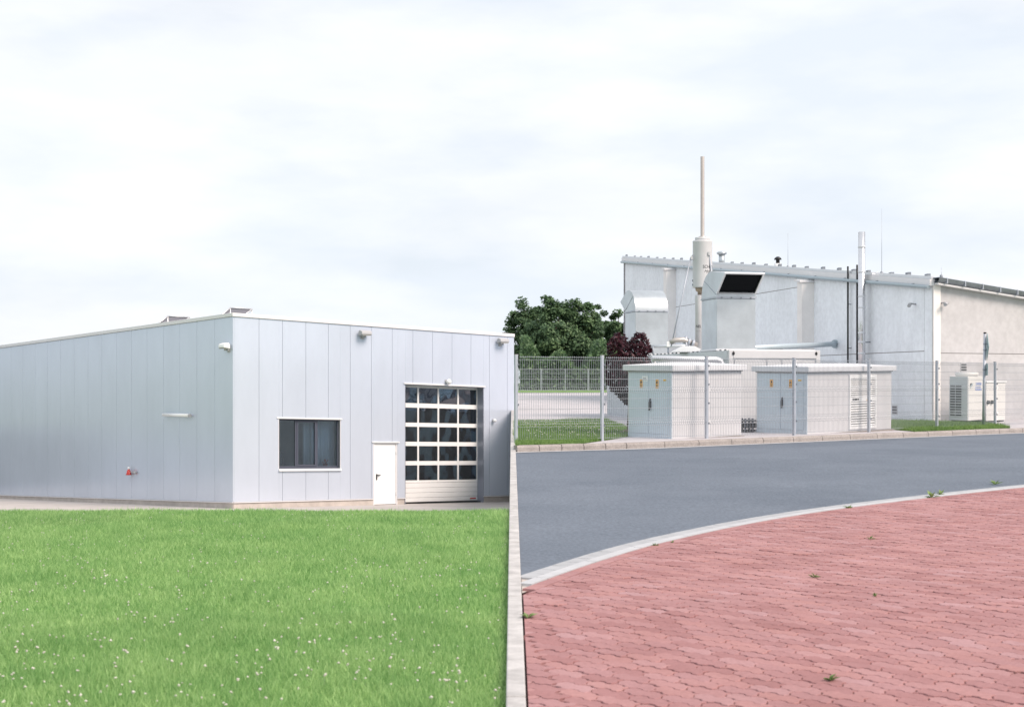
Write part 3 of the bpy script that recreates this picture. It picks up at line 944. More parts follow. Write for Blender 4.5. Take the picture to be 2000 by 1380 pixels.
# window
wn = MB()
s0, s1, z0, z1 = win
RW_ = -0.10
def bar(mbx, a, b, c, d, o0, o1, PF=FP): mbx.hexa(*wquad(PF, a, b, c, d, o0, o1))
fw = 0.055
bar(wn, s0, s1, z1 - fw, z1, RW_-0.03, RW_+0.03); bar(wn, s0, s1, z0, z0 + fw*1.4, RW_-0.03, RW_+0.03)
bar(wn, s0, s0 + fw, z0 + fw*1.4, z1 - fw, RW_-0.03, RW_+0.03); bar(wn, s1 - fw, s1, z0 + fw*1.4, z1 - fw, RW_-0.03, RW_+0.03)
m1 = fs_(580); m2 = fs_(621)
for m in (m1, m2): bar(wn, m - 0.035, m + 0.035, z0 + fw*1.4, z1 - fw, RW_-0.03, RW_+0.03)
window = wn.build('window', M_dark, hall, bevel=0.004)
sa = MB()
a, b, c, d = m1 + 0.036, m2 - 0.036, z0 + fw*1.4, z1 - fw
for (q0, q1, q2, q3) in ((a, b, d-0.05, d), (a, b, c, c+0.05), (a, a+0.05, c+0.05, d-0.05), (b-0.05, b, c+0.05, d-0.05)): bar(sa, q0, q1, q2, q3, RW_-0.02, RW_+0.045)
sa.build('sash', M_dark, window, bevel=0.004)
for (a, b) in ((s0 + fw, m1 - 0.035), (m1 + 0.086, m2 - 0.086), (m2 + 0.035, s1 - fw)):
    pn = MB(); bar(pn, a, b, z0 + fw, z1 - fw, RW_-0.006, RW_); pn.build('pane', M_glass, window)
sl = MB(); bar(sl, s0 - 0.02, s1 + 0.03, z0 - 0.075, z0 - 0.005, -0.06, 0.11); sl.build('window_sill', M_white, hall, bevel=0.006)
sl = MB(); bar(sl, s0 - 0.09, s1 + 0.07, z1 + 0.005, z1 + 0.055, -0.05, 0.075); sl.build('lintel_trim', M_trim, hall, bevel=0.004)
for (q0, q1) in ((s1, s1 + 0.02), (s0 - 0.02, s0)):
    rv = MB(); bar(rv, q0, q1, z0, z1, -0.13, 0.05); rv.build('reveal', M_trim, hall)
# service door
s0, s1, z0, z1 = dor
zd = left_z(FP((s0+s1)/2, 0).y) + 0.02 + 0.0346*(s0+s1)/2
dl = MB(); bar(dl, s0 + 0.05, s1 - 0.06, zd, z1 - 0.04, -0.05, 0.0); door = dl.build('door', M_white, hall, bevel=0.006)
hd = MB(); hs = s0 + 0.16; hz = zd + 1.02
bar(hd, hs - 0.02, hs + 0.02, hz - 0.16, hz + 0.05, 0.0, 0.02); bar(hd, hs - 0.01, hs + 0.14, hz + 0.0, hz + 0.025, 0.02, 0.055)
hd.build('handle', M_black, door)
for q in (0.3, 1.75):
    hg = MB(); hg.tube([FP(s1 - 0.055, zd + q - 0.0346*s1, 0.01), FP(s1 - 0.055, zd + q + 0.12 - 0.0346*s1, 0.01)], 0.014, 8); hg.build('hinge', M_lamp, door)
df = MB()
bar(df, s0, s0 + 0.045, zd - 0.1, z1, -0.1, 0.035); bar(df, s1 - 0.05, s1, zd - 0.1, z1, -0.1, 0.02); bar(df, s0 + 0.045, s1 - 0.05, z1 - 0.035, z1, -0.1, 0.035)
df.build('door_frame', M_trim, hall)
sl = MB(); bar(sl, s0 - 0.07, s1 + 0.06, z1 + 0.004, z1 + 0.05, -0.02, 0.08); sl.build('lintel_trim', M_trim, hall, bevel=0.004)
# sectional garage door
s0, s1, z0, z1 = gar
zb = left_z(FP((s0+s1)/2, 0).y) + 0.02 + 0.0346*(s0+s1)/2
GO = -0.30
gd = MB(); H = z1 - zb; W0, W1 = s0 - 0.10, s1 - 0.005
rowsf = [(0.020, 0.152), (0.190, 0.318), (0.352, 0.480), (0.516, 0.644), (0.680, 0.808)]
cols = []
cw = (W1 - W0) / 4
edge = 0.035
for k in range(4): cols.append((W0 + k*cw + edge, W0 + (k+1)*cw - edge))
zz = [z1 - H*f for f in (0,)]
# rails
prev = 0.0
for a, b in rowsf:
    bar(gd, W0, W1, z1 - H*a, z1 - H*prev, GO - 0.04, GO); prev = b
bar(gd, W0, W1, z1 - H*0.828, z1 - H*prev, GO - 0.04, GO)
for a, b in rowsf:
    xsn = [W0] + [q for c in cols for q in c] + [W1]
    for i in range(0, len(xsn), 2): bar(gd, xsn[i], xsn[i+1], z1 - H*b, z1 - H*a, GO - 0.04, GO)
gate = gd.build('garage_door', M_doorwhite, hall)
for a, b in rowsf:
    for c in cols:
        pn = MB(); bar(pn, c[0] - 0.01, c[1] + 0.01, z1 - H*b - 0.01, z1 - H*a + 0.01, GO - 0.028, GO - 0.020); pn.build('pane', M_pane, gate)
pf = [0.830, 0.872, 0.914, 0.956, 0.993]
for a, b in zip(pf, pf[1:]):
    pn = MB(); bar(pn, W0, W1, z1 - H*b + 0.004, z1 - H*a - 0.004, GO - 0.04, GO + 0.004); pn.build('door_slat', M_doorwhite, gate, bevel=0.006)
sl = MB(); bar(sl, W0, W1, z1 - H*1.0, z1 - H*0.994, GO - 0.05, GO); sl.build('rubber_seal', M_black, gate)
pl = MB(); bar(pl, W1 - 0.36, W1 - 0.08, z1 - H*0.978, z1 - H*0.968, GO + 0.004, GO + 0.012); pl.build('red_marker', M_red, gate)
jb = MB(); bar(jb, s1 - 0.004, s1 + 0.02, zb - 0.15, z1, GO - 0.06, 0.045); jb.build('jamb', M_jamb, hall)
jb = MB(); bar(jb, s0 - 0.02, s0, zb - 0.15, z1, GO - 0.06, 0.045); jb.build('jamb', M_jamb, hall)
jb = MB(); bar(jb, s0 - 0.02, s1 + 0.02, z1 + 0.002, z1 + 0.02, GO - 0.06, 0.045); jb.build('head_jamb', M_jamb, hall)
sl = MB(); bar(sl, s0 - 0.08, s1 + 0.07, z1 + 0.022, z1 + 0.075, -0.02, 0.09); sl.build('lintel_trim', M_trim, hall, bevel=0.004)

# things seen through the panes
def hallM(s, l, z):
    return Matrix.Translation(C0 + FD*s + LD*l + Vector((0, 0, z))) @ Matrix.Rotation(math.atan2(FD.y, FD.x), 4, 'Z')
carM = hallM(gar[0] + 0.0, 0.9, zb - 0.0346*gar[0])
car = thing('parked_car', 'red car parked inside behind the glazed garage door', 'car', carM)
body = MB()
prof = [(0, 0.35), (0.05, 0.75), (0.35, 0.98), (0.7, 1.05), (1.35, 1.06), (1.75, 0.98), (2.0, 0.8), (2.05, 0.35)]
body.prism([(x, 0.1, z) for x, z in prof], (0, 3.6, 0))
body.build('body', M_red, car, bevel=0.08)
cb = MB(); cb.hexa([(0.3, 1.0, 1.05), (1.75, 1.0, 1.05), (1.75, 3.2, 1.05), (0.3, 3.2, 1.05)], [(0.5, 1.6, 1.5), (1.55, 1.6, 1.5), (1.55, 2.9, 1.5), (0.5, 2.9, 1.5)])
cb.build('cabin', M_black, car, bevel=0.06)
for x in (0.02, 1.83):
    for y in (0.7, 2.9):
        wl = MB(); wl.tube([(x, y, 0.33), (x + 0.2, y, 0.33)], 0.33, 20); wl.build('wheel', M_black, car)
cu = MB()
npt = 60
ws0, ws1, wz0, wz1 = fs_(606), win[1] + 0.1, win[2] - 0.3, win[3]
top = []; bot = []
for i in range(npt):
    s = ws0 + (ws1 - ws0) * i / (npt - 1); o = -0.47 + 0.045*math.sin(i*0.95) + 0.02*math.sin(i*2.3)
    top.append(FP(s, wz1, o)); bot.append(FP(s, wz0, o))
cu.add(top + bot, [(i, i+1, npt+i+1, npt+i) for i in range(npt-1)], True)
sol = tag(cu.build('curtain', M_curtain), 'pale blue curtain hanging inside the office window', 'curtain')
md = sol.modifiers.new('solidify', 'SOLIDIFY'); md.thickness = 0.008
pot = thing('flower_pot', 'red flower pot on the inner sill of the office window', 'flower pot', Matrix.Translation(FP(fs_(644), win[2] + 0.02 - 0.0346*fs_(644), -0.27)))
pm = MB(); pm.lathe([(0.06, 0), (0.10, 0.13), (0.105, 0.13), (0.09, 0.12), (0.0, 0.11)], (0, 0, 0), 16); pm.build('pot', M_clay, pot)
pm = MB()
for k in range(14):
    a = random.uniform(0, 6.28); r = random.uniform(0.05, 0.16); h = random.uniform(0.05, 0.2)
    pm.tube([(0, 0, 0.1), (math.cos(a)*r*0.6, math.sin(a)*r*0.6, 0.1 + h), (math.cos(a)*r, math.sin(a)*r, 0.1 + h*0.8)], [0.006, 0.014, 0.002], 5)
pm.build('leaves', M_clay, pot)
sb = MB(); bar(sb, win[0] - 0.1, win[1] + 0.1, win[2] - 0.03, win[2] + 0.02, -0.40, -0.135); sb.build('inner_sill', M_trim, hall)
# half-height board seen in the left pane
ib = MB(); bar(ib, fs_(547), fs_(571), win[2] - 0.2, win[2] + 0.55, -0.62, -0.55); tag(ib.build('notice_board', M_black, bevel=0.01), 'dark board standing behind the left pane of the office window', 'board')

# floodlights and small fittings of the grey hall
def floodlight(PF, s, z, label, w=0.42, white=True, side=1):
    t = thing('floodlight', label, 'floodlight', Matrix.Translation(PF(s, z, 0.045)), 'floodlights on the grey hall')
    ax = (FD if PF is FP else LD); nn = (FN if PF is FP else LN)
    Mx = Matrix((( ax.x, nn.x, 0, 0), (ax.y, nn.y, 0, 0), (0, 0, 1, 0), (0, 0, 0, 1)))
    hb = MB(); pr = [(0.06, -0.10), (0.07, 0.03), (0.12, 0.10), (0.29, 0.05), (0.31, -0.06)]
    hb.prism([(-w/2, y, zz_) for y, zz_ in pr], (w, 0, 0)); hb.v = [tuple(Mx.to_3x3() @ Vector(q)) for q in hb.v]
    hs_ = hb.build('housing', M_white if white else M_lamp, t, bevel=0.02)
    gl = MB(); gl.box(-w/2 + 0.03, w/2 - 0.03, 0.08, 0.29, -0.105, -0.07); gl.v = [tuple(Mx.to_3x3() @ Vector(q)) for q in gl.v]
    gl.build('lens', M_lampglass, t)
    br = MB(); br.box(-0.05, 0.05, 0.0, 0.16, -0.16, -0.10); br.box(-0.07, 0.07, 0.0, 0.02, -0.22, 0.02); br.v = [tuple(Mx.to_3x3() @ Vector(q)) for q in br.v]
    br.build('bracket', M_lamp, t)
    return t
floodlight(LP, 0.18, zpix(675, 44.9), 'white floodlight at the near corner of the grey hall', 0.34)
floodlight(FP, fs_(706), fz(706, 650), 'grey floodlight high on the front beside the tall panel joints', 0.42, False)
floodlight(FP, fs_(975), fz(975, 665), 'grey floodlight high on the front right of the garage door', 0.42, False)
# batten lamp on the side
bl = thing('batten_lamp', 'long white batten lamp halfway up the shaded side of the grey hall', 'lamp', Matrix.Translation(LP(ls_(352), zpix(810, C0.y + LD.y*ls_(352)), 0.045)))
a0, a1 = ls_(326) - ls_(352), ls_(378) - ls_(352)
tb = MB(); tb.tube([LD*a0 + LN*0.10, LD*a1 + LN*0.10], 0.055, 12); tb.build('tube_cover', M_white, bl)
for q in (a0*0.7, a1*0.7):
    tb = MB(); tb.tube([LD*q, LD*q + LN*0.12], 0.03, 8); tb.build('mount', M_lamp, bl)
tb = MB(); tb.tube([LD*a1*0.96 + LN*0.10, LD*a1*1.03 + LN*0.10], 0.062, 12); tb.build('end_cap', M_lamp, bl)
# red alarm horn and tap
ls0 = ls_(260); hz = zpix(921, C0.y + LD.y*ls0)
ah = thing('alarm_horn', 'small red alarm horn low on the shaded side of the grey hall', 'alarm', Matrix.Translation(LP(ls0, hz, 0.045)))
hm = MB(); hm.lathe([(0.03, 0.10), (0.06, 0.05), (0.085, -0.05), (0.11, -0.10), (0.0, -0.10)], LN*0.13, 14); hm.build('horn', M_red, ah)
hm = MB(); hm.lathe([(0.035, 0.10), (0.045, 0.17), (0.0, 0.19)], LN*0.13, 12); hm.build('beacon', M_white, ah)
hm = MB(); hm.tube([Vector((0, 0, 0)), LN*0.13], 0.03, 8); hm.tube([LN*0.10 - LD*0.05, LN*0.08 - LD*0.32 + Vector((0,0,0.02))], 0.018, 8); hm.lathe([(0.05, -0.05), (0.05, 0.04), (0, 0.05)], LN*0.08 - LD*0.34, 10); hm.tube([LN*0.08 - LD*0.34, -LD*0.34], 0.02, 8); hm.build('arm', M_lamp, ah)
# lamp over the garage door, sensor beside it
def eye_lamp(x, y, r, name, label, cat):
    s = fs_(x); z = fz(x, y)
    t = thing(name, label, cat, Matrix.Translation(FP(s, z, 0.045)))
    m = MB(); m.lathe([(0.0, -r), (r*0.7, -r*0.7), (r, 0), (r*0.7, r*0.7), (0, r)], FN*(r*1.6), 14); m.build('head', M_white, t)
    m = MB(); m.tube([Vector((0,0,0)), FN*r*1.6], r*0.45, 8); m.box(-r*0.6, r*0.6, -0.02, 0.02, -r*0.8, r*0.8, Matrix.Rotation(math.atan2(FD.y, FD.x), 4, 'Z')); m.build('arm', M_lamp, t)
eye_lamp(870, 745, 0.10, 'door_lamp', 'small round white lamp above the garage door', 'lamp')
eye_lamp(961, 820.5, 0.07, 'motion_sensor', 'small white sensor on the wall right of the garage door', 'sensor')
# solar panels on the roof, seen from below
def solar(xl, xr, ytop, ybot, dpt, label):
    """a tilted module: low edge on the roof at the left, high edge raised"""
    l = dpt
    a = None
    for s_ in np.linspace(0.2, 6, 400):
        q = rp(s_, l, 0.0)
        if 1000 + F*q.x/q.y >= xl: a = s_; break
    a = a or 0.3
    t = thing('solar_panel', label, 'solar panel', Matrix.Translation(rp(a, l, 0.0)), 'solar panels on the grey hall roof')
    Y = rp(a, l, 0).y
    hgt = zpix(ytop, Y) - rp(a, l, 0).z
    wid = (xr - xl) / F * Y
    # module plane: rises towards the viewer's right-back
    low = Vector((0, 0, 0.10)); up = Vector((wid*0.32, 0.35, hgt)); along = FD * (wid*0.72) + Vector((0, 0, -0.02))
    nrm = (up - low).cross(along).normalized() * 0.035
    m = MB(); q = [low, low + along*1.0, up + along*1.0, up]
    m.hexa(q, [p + nrm for p in q]); m.build('module', M_solar, t)
    m = MB()
    for p, r_ in ((low, up), (low + along, up + along)): m.tube([p - nrm*0.5, r_ - nrm*0.5], 0.03, 6)
    m.tube([up, up + along], 0.03, 6); m.build('frame', M_alu, t)
    for p, q_ in ((up, Vector((up.x, up.y, -0.15))), (up + along, Vector((up.x + along.x, up.y + along.y, -0.15))), (low, low - Vector((0, 0, 0.25)))):
        m = MB(); m.tube([q_, p], 0.024, 6); m.build('stand', M_alu, t)
solar(291, 356, 616, 632, 5.2, 'grey solar panel on the hall roof farther from the corner')
solar(424, 491, 599.5, 614, 1.5, 'grey solar panel on the hall roof right at the corner')

# ------------------------------------------------------------------ long hall on the right
H0 = Vector((12.76, 42.0, 0))
GD = Vector((-0.207, 0.978, 0)).normalized(); GN = Vector((-0.978, -0.207, 0)).normalized()
RD = Vector((0.90, 0.436, 0)).normalized(); RN = Vector((0.436, -0.90, 0)).normalized()
def GP(s, z, o=0.0): return H0 + GD*s + GN*o + Vector((0, 0, z))
def RP_(s, z, o=0.0): return H0 + RD*s + RN*o + Vector((0, 0, z))
def gs_(x, o=0.0):
    r = (x - 1000) / F; h = H0 + GN*o
    return (r*h.y - h.x) / (GD.x - r*GD.y)
def gz(x, y): return zpix(y, H0.y + GD.y*gs_(x))
def rs_(x):
    r = (x - 1000) / F
    return (r*H0.y - H0.x) / (RD.x - r*RD.y)
def rz_(x, y): return zpix(y, H0.y + RD.y*rs_(x))
GL = gs_(1218)
zt_near = zpix(545, H0.y); zt_far = gz(1218, 503)
def gtop(s): return zt_near + (zt_far - zt_near)*s/GL
lh = thing('long_hall', 'long pale concrete hall with sloping roof edge behind the fenced yard', 'building')
def gedge(y): return gs_(y)
zbase = 0.30
cols_x = [1218, 1297, 1320, 1566, 1590, 1805, 1820]
core = MB()
core.hexa(*wquad(GP, 0.3, GL, zbase, lambda s: gtop(s) - 0.05, -0.4, -0.012)); core.hexa(*wquad(RP_, 0.3, 12, zbase, lambda s: zt_near - 0.12 - s*0.09, -0.4, -0.012))
bk = [GP(GL, 0), GP(0, 0), RP_(12, 0), RP_(12, 0) + GD*GL]
core.prism([Vector((q.x, q.y, zbase)) + (GD*0.4 if i in (1, 2) else -GD*0.0) for i, q in enumerate(bk)], (0, 0, 0.05))
core.hexa([RP_(12, zbase), RP_(12, zbase) + GD*GL, RP_(12, zt_far - 1.2) + GD*GL, RP_(12, zt_near - 1.2)], [RP_(12.3, zbase), RP_(12.3, zbase) + GD*GL, RP_(12.3, zt_far - 1.2) + GD*GL, RP_(12.3, zt_near - 1.2)])
core.hexa([GP(GL, zbase), RP_(12, zbase) + GD*GL, RP_(12, zt_far - 1.2) + GD*GL, GP(GL, zt_far - 0.1)], [GP(GL-0.3, zbase), RP_(12, zbase) + GD*(GL-0.3), RP_(12, zt_far - 1.2) + GD*(GL-0.3), GP(GL-0.3, zt_far - 0.1)])
core.build('wall_core', M_joint, lh)
roof = MB(); roof.hexa([GP(0, zt_near - 0.16, -0.01), RP_(12, zt_near - 1.2), RP_(12, zt_far - 1.2) + GD*GL, GP(GL, zt_far - 0.16, -0.01)], [GP(0, zt_near - 0.04, -0.01), RP_(12, zt_near - 1.08), RP_(12, zt_far - 1.08) + GD*GL, GP(GL, zt_far - 0.04, -0.01)])
roof.build('roof', M_gutter, lh)
# facade slabs with open joints
ups = gz(1440, 580)      # upper joint height
lows = gz(1700, 690)     # lower joint height
def gslab(xa, xb, z0, z1, o, m, name='facade_panel'):
    sA, sB = gs_(xa), gs_(xb)
    mb = MB(); mb.hexa(*wquad(GP, sB + 0.008, sA - 0.008, z0, z1, -0.01, o)); return mb.build(name, m, lh, bevel=0.006)
t_ = lambda s: gtop(s) - 0.03
pairs = [(1218, 1297), (1320, 1440), (1440, 1566), (1590, 1660), (1660, 1805)]
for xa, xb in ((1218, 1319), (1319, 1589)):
    gslab(xa, xb, ups + 0.012, t_, 0.0, M_hallshade); gslab(xa, xb, lows + 0.012, ups - 0.012, 0.0, M_hallshade); gslab(xa, xb, zbase, lows - 0.012, 0.0, M_hallshade)
gslab(1589, 1805, lows + 0.012, t_, 0.0, M_hallshade); gslab(1589, 1805, zbase, lows - 0.012, 0.0, M_hallshade)
gslab(1805, 1820.5, zbase, t_, 0.0, M_hallshade)
for xa, xb in ((1297, 1320), (1566, 1590)):
    mb = MB(); sA, sB = gs_(xa), gs_(xb)
    sm = sB; wd = 0.42
    mb.hexa(*wquad(GP, sm, sm + wd, zbase, lambda s: gtop(s) - 0.42, -0.005, 0.48))
    pil = mb.build('pilaster', M_hallpier_lit, lh, bevel=0.012)
    mb = MB(); mb.hexa(*wquad(GP, sm - 0.06, sm + wd + 0.06, lambda s: gtop(s) - 0.415, lambda s: gtop(s) - 0.34, -0.005, 0.58)); mb.build('pilaster_cap', M_trim, pil)
# roof edge band with zinc tube under it
mb = MB(); mb.hexa(*wquad(GP, -0.05, GL + 0.05, lambda s: gtop(s) - 0.20, lambda s: gtop(s), -0.05, 0.10)); mb.build('roof_fascia', M_trim, lh)
mb = MB(); mb.hexa(*wquad(GP, -0.05, GL + 0.05, lambda s: gtop(s) + 0.003, lambda s: gtop(s) + 0.09, -0.05, 0.06)); mb.build('roof_flashing', M_alu, lh)
mb = MB(); mb.tube([GP(-0.02, gtop(0) - 0.24, 0.13), GP(GL, gtop(GL) - 0.24, 0.13)], 0.055, 10); tz = mb.build('zinc_tube', M_trimblue, lh)
for k in range(14):
    s = 1.0 + k*(GL-1.5)/13
    mb = MB(); mb.box(-0.03, 0.03, -0.1, 0.1, -0.06, 0.06, Matrix.Translation(GP(s, gtop(s) - 0.235, 0.10))); mb.build('tube_clip', M_gutter, tz)
# small snow stops on the roof edge
for k in range(26):
    s = 0.4 + k*(GL-0.8)/25 + random.uniform(-0.2, 0.2)
    mb = MB(); mb.box(-0.05, 0.05, -0.15, 0.15, 0.0, 0.06 + random.random()*0.05, Matrix.Translation(GP(s, gtop(s) + 0.06, -0.1))); mb.build('roof_clip', M_gutter, lh)
# lit end wall
rt = lambda s: zt_near - 0.17 - 0.095*s
sp = rs_(1835.5)
def rslab(a, b, z0, z1, m, o=0.0, name='facade_panel'):
    mb = MB(); mb.hexa(*wquad(RP_, a + 0.008, b - 0.008, z0, z1, -0.01, o)); return mb.build(name, m, lh, bevel=0.006)
lowr = rz_(1880, 690)
rslab(0.012, sp, zbase, rt, M_hallpier_lit, 0.05, 'corner_pier')
rslab(sp, 12, lowr + 0.012, rt, M_hallsun); rslab(sp, 12, zbase, lowr - 0.012, M_hallsun)
mb = MB(); mb.hexa(*wquad(RP_, 0.05, 12, lambda s: rt(s) + 0.002, lambda s: rt(s) + 0.055, -0.05, 0.22)); mb.build('soffit_board', M_trim, lh)
gp = MB()
m = MB()
nseg = 12
ring0 = []; ring1 = []
for k in range(9):
    a = math.pi + math.pi*k/8
    ring0.append((0.20 + 0.11*math.cos(a), 0.20 + 0.13*math.sin(a)))
for s in (0.0, 12.0):
    for y, z in ring0: m.v.append(tuple(RP_(s, rt(s) + z - 0.0, y)))
for k in range(8): m.f.append((k, k+1, 9+k+1, 9+k)); m.smooth.append(True)
m.hexa(*wquad(RP_, 0.0, 12, lambda s: rt(s) + 0.195, lambda s: rt(s) + 0.215, 0.05, 0.32))
gt = m.build('roof_gutter', M_gutter, lh)
for k in range(14):
    s = 0.3 + k*0.72
    mb = MB(); mb.hexa(*wquad(RP_, s, s + 0.035, lambda q: rt(q) + 0.06, lambda q: rt(q) + 0.225, 0.07, 0.325)); mb.build('gutter_bracket', M_galvpost, gt)

# roof and wall fittings of the long hall
def roof_point(x, y, inset):
    s = gs_(x); return GP(s, gtop(s), -inset)
q = GP(gs_(1399), gtop(gs_(1399)) - 0.15, -0.25); h = gz(1399, 493) - q.z
t = thing('roof_vent', 'galvanised roof vent with flat cap beside the white silencer', 'vent', Matrix.Translation(q), 'vents on the long hall roof')
m = MB(); m.lathe([(0.13, 0), (0.13, h - 0.08)], (0, 0, 0), 16); m.build('pipe', M_galv, t)
m = MB(); m.lathe([(0.14, h - 0.1), (0.22, h - 0.05), (0.22, h), (0.15, h + 0.05), (0, h + 0.06)], (0, 0, 0), 16); m.build('cap', M_galv, t)
q = GP(gs_(1507.5), gtop(gs_(1507.5)) - 0.15, -0.25); h = gz(1507, 501) - q.z
t = thing('roof_vent', 'roof vent with black mushroom cap on a white base', 'vent', Matrix.Translation(q), 'vents on the long hall roof')
m = MB(); m.lathe([(0.14, 0), (0.14, h - 0.27)], (0, 0, 0), 16); m.build('base', M_white, t)
m = MB(); m.lathe([(0.075, h - 0.28), (0.075, h - 0.12), (0.15, h - 0.12), (0.13, h - 0.06), (0.05, h), (0, h)], (0, 0, 0), 16); m.build('cap', M_black, t)
for x, y0, lab in ((1538, 455, 'thin lightning rod on the hall roof right of the black-capped vent'), (1721, 408, 'taller thin lightning rod on the hall roof right of the steel chimney'), (1834, 522, 'short thin lightning rod above the end of the grey gutter')):
    s = max(gs_(x), 0.05) if x < 1820 else 0.05
    b = GP(s, gtop(s), -0.02) if x < 1820 else RP_(rs_(x), rt(rs_(x)) + 0.2, 0.1)
    t = thing('lightning_rod', lab, 'lightning rod', Matrix.Translation(b), 'lightning rods')
    hh = zpix(y0, b.y) - b.z
    m = MB(); m.tube([(0, 0, -0.05), (0, 0, hh)], [0.009, 0.005], 6); m.build('rod', M_galvpost, t)
    m = MB(); m.lathe([(0.05, -0.02), (0.05, 0.12), (0.0, 0.14)], (0, 0, 0), 8); m.build('foot', M_gutter, t)
def wall_lamp(PF, s, z, lab):
    ax = GD if PF is GP else RD; nn = GN if PF is GP else RN
    t = thing('wall_lamp', lab, 'lamp', Matrix.Translation(PF(s, z, 0.0)), 'small lamps on the long hall')
    m = MB(); m.tube([Vector((0,0,0)), nn*0.18 + Vector((0,0,0.02))], 0.025, 8); m.build('arm', M_lamp, t)
    m = MB(); m.tube([nn*0.14 - Vector((0,0,0.0)) + ax*0.12, nn*0.30 - ax*0.12 - Vector((0,0,0.06))], 0.055, 10); m.build('head', M_lamp, t)
wall_lamp(GP, gs_(1789), gz(1789, 594), 'small lamp on the shaded hall wall left of the corner pier')
wall_lamp(RP_, rs_(1838), rz_(1838, 592), 'small lamp on the lit end wall beside the corner pier')
def vent_grille(PF, s, z, lab, w=0.24, h=0.28):
    ax = GD if PF is GP else RD; nn = GN if PF is GP else RN
    t = thing('vent_grille', lab, 'vent', Matrix.Translation(PF(s, z, 0.0)), 'wall vents of the long hall')
    mt = Matrix(((ax.x, nn.x, 0, 0), (ax.y, nn.y, 0, 0), (0, 0, 1, 0), (0, 0, 0, 1)))
    m = MB(); m.box(-w/2, w/2, -0.005, 0.012, -h/2, h/2, mt); m.build('backplate', M_hallsun, t)
    for k in range(3):
        m = MB(); zc = h*0.28 - k*h*0.28; m.box(-w*0.42, w*0.42, 0.012, 0.02, zc - 0.022, zc + 0.022, mt); m.build('slot', M_black, t)
vent_grille(GP, gs_(1748), gz(1748, 800), 'small slotted vent low on the shaded hall wall', 0.34, 0.30)
vent_grille(RP_, rs_(1882), rz_(1882, 717), 'small slotted vent on the lit end wall above the air conditioner')
# stainless chimney and the two black poles
Yc = H0.y + GD.y*gs_(1683) - 0.05
cx = (1683 - 1000)/F*(Yc)
ctr = GP(gs_(1683, 0.30), 0, 0.30)
zt = zpix(453, ctr.y)
t = thing('chimney', 'tall shiny stainless steel chimney pipe against the long hall', 'chimney', Matrix.Translation((ctr.x, ctr.y, 0)))
m = MB(); m.lathe([(0.115, 0.4), (0.115, zt - 0.002), (0.105, zt), (0.0, zt - 0.05)], (0, 0, 0), 24); m.build('pipe', M_steel, t)
for yy in (482, 531, 578, 600, 650, 668, 690):
    zc = zpix(yy, ctr.y)
    m = MB(); m.lathe([(0.116, zc - 0.035), (0.122, zc - 0.03), (0.122, zc + 0.03), (0.116, zc + 0.035)], (0, 0, 0), 24); m.build('band', M_alu, t)
for yy in (553, 668):
    zc = zpix(yy, ctr.y)
    m = MB(); m.tube([Vector((0, 0, zc)), -GN*0.31 + Vector((0, 0, zc))], 0.02, 6); m.build('wall_bracket', M_gutter, t)
for x, y0, lab in ((1656, 520, 'thin black pole by the hall wall standing apart from the chimney'), (1674, 517, 'thin black pole by the hall wall right next to the steel chimney')):
    b = GP(gs_(x, 0.12), 0.45, 0.12)
    m = MB(); m.tube([(0, 0, 0), (0, 0, zpix(y0, b.y) - b.z)], 0.032, 10)
    t = thing('black_pole', lab, 'pole', Matrix.Translation(b), 'black poles by the hall wall'); m.build('pole', M_black, t)
    m = MB()
    for zc in (0.8, 2.4, 3.9): m.tube([Vector((0, 0, zc)), -GN*0.125 + Vector((0, 0, zc))], 0.015, 6)
    m.build('clamp', M_gutter, t)

# ------------------------------------------------------------------ shipping container with engine plant on top
CR = math.atan2(0.207, 0.978)
ctz = zpix(683, 36.0)
cont_o = Vector((0.157*36.0, 36.0, YARD - 0.01))
CH = ctz - cont_o.z
Mc = Matrix.Translation(cont_o) @ Matrix.Rotation(CR, 4, 'Z')
CWd, CLn = 2.55, 11.6
ct = thing('shipping_container', 'long pale shipping container behind the two electrical cabinets', 'container', Mc)
def corrugated(p0, p1, z0, z1, depth, inward, pitch=0.28):
    """vertical trapezoid corrugation from plan point p0 to p1"""
    p0 = Vector((*p0, 0)); p1 = Vector((*p1, 0)); d = p1 - p0; ln = d.length; d.normalize(); inn = Vector((*inward, 0))
    m = MB(); pts = []
    u = 0.0
    while u < ln - 1e-6:
        for f, o in ((0, 0), (0.30, 0), (0.45, depth), (0.80, depth)):
            if u + f*pitch <= ln: pts.append((u + f*pitch, o))
        u += pitch
    pts.append((ln, 0))
    vs = [p0 + d*a + inn*o + Vector((0, 0, z0)) for a, o in pts] + [p0 + d*a + inn*o + Vector((0, 0, z1)) for a, o in pts]
    k = len(pts)
    m.add(vs, [(i, i+1, k+i+1, k+i) for i in range(k-1)])
    return m
rail = 0.16
corrugated((0.0, CLn - 0.12), (0.0, 0.12), 0.12, CH - 0.26, 0.04, (1, 0)).build('side_panel', M_contshade, ct)
corrugated((CWd, 0.12), (CWd, CLn - 0.12), 0.12, CH - rail, 0.04, (-1, 0)).build('side_panel', M_contshade, ct)
corrugated((CWd, CLn), (0, CLn), 0.12, CH - rail, 0.04, (0, -1)).build('end_panel', M_contshade, ct)
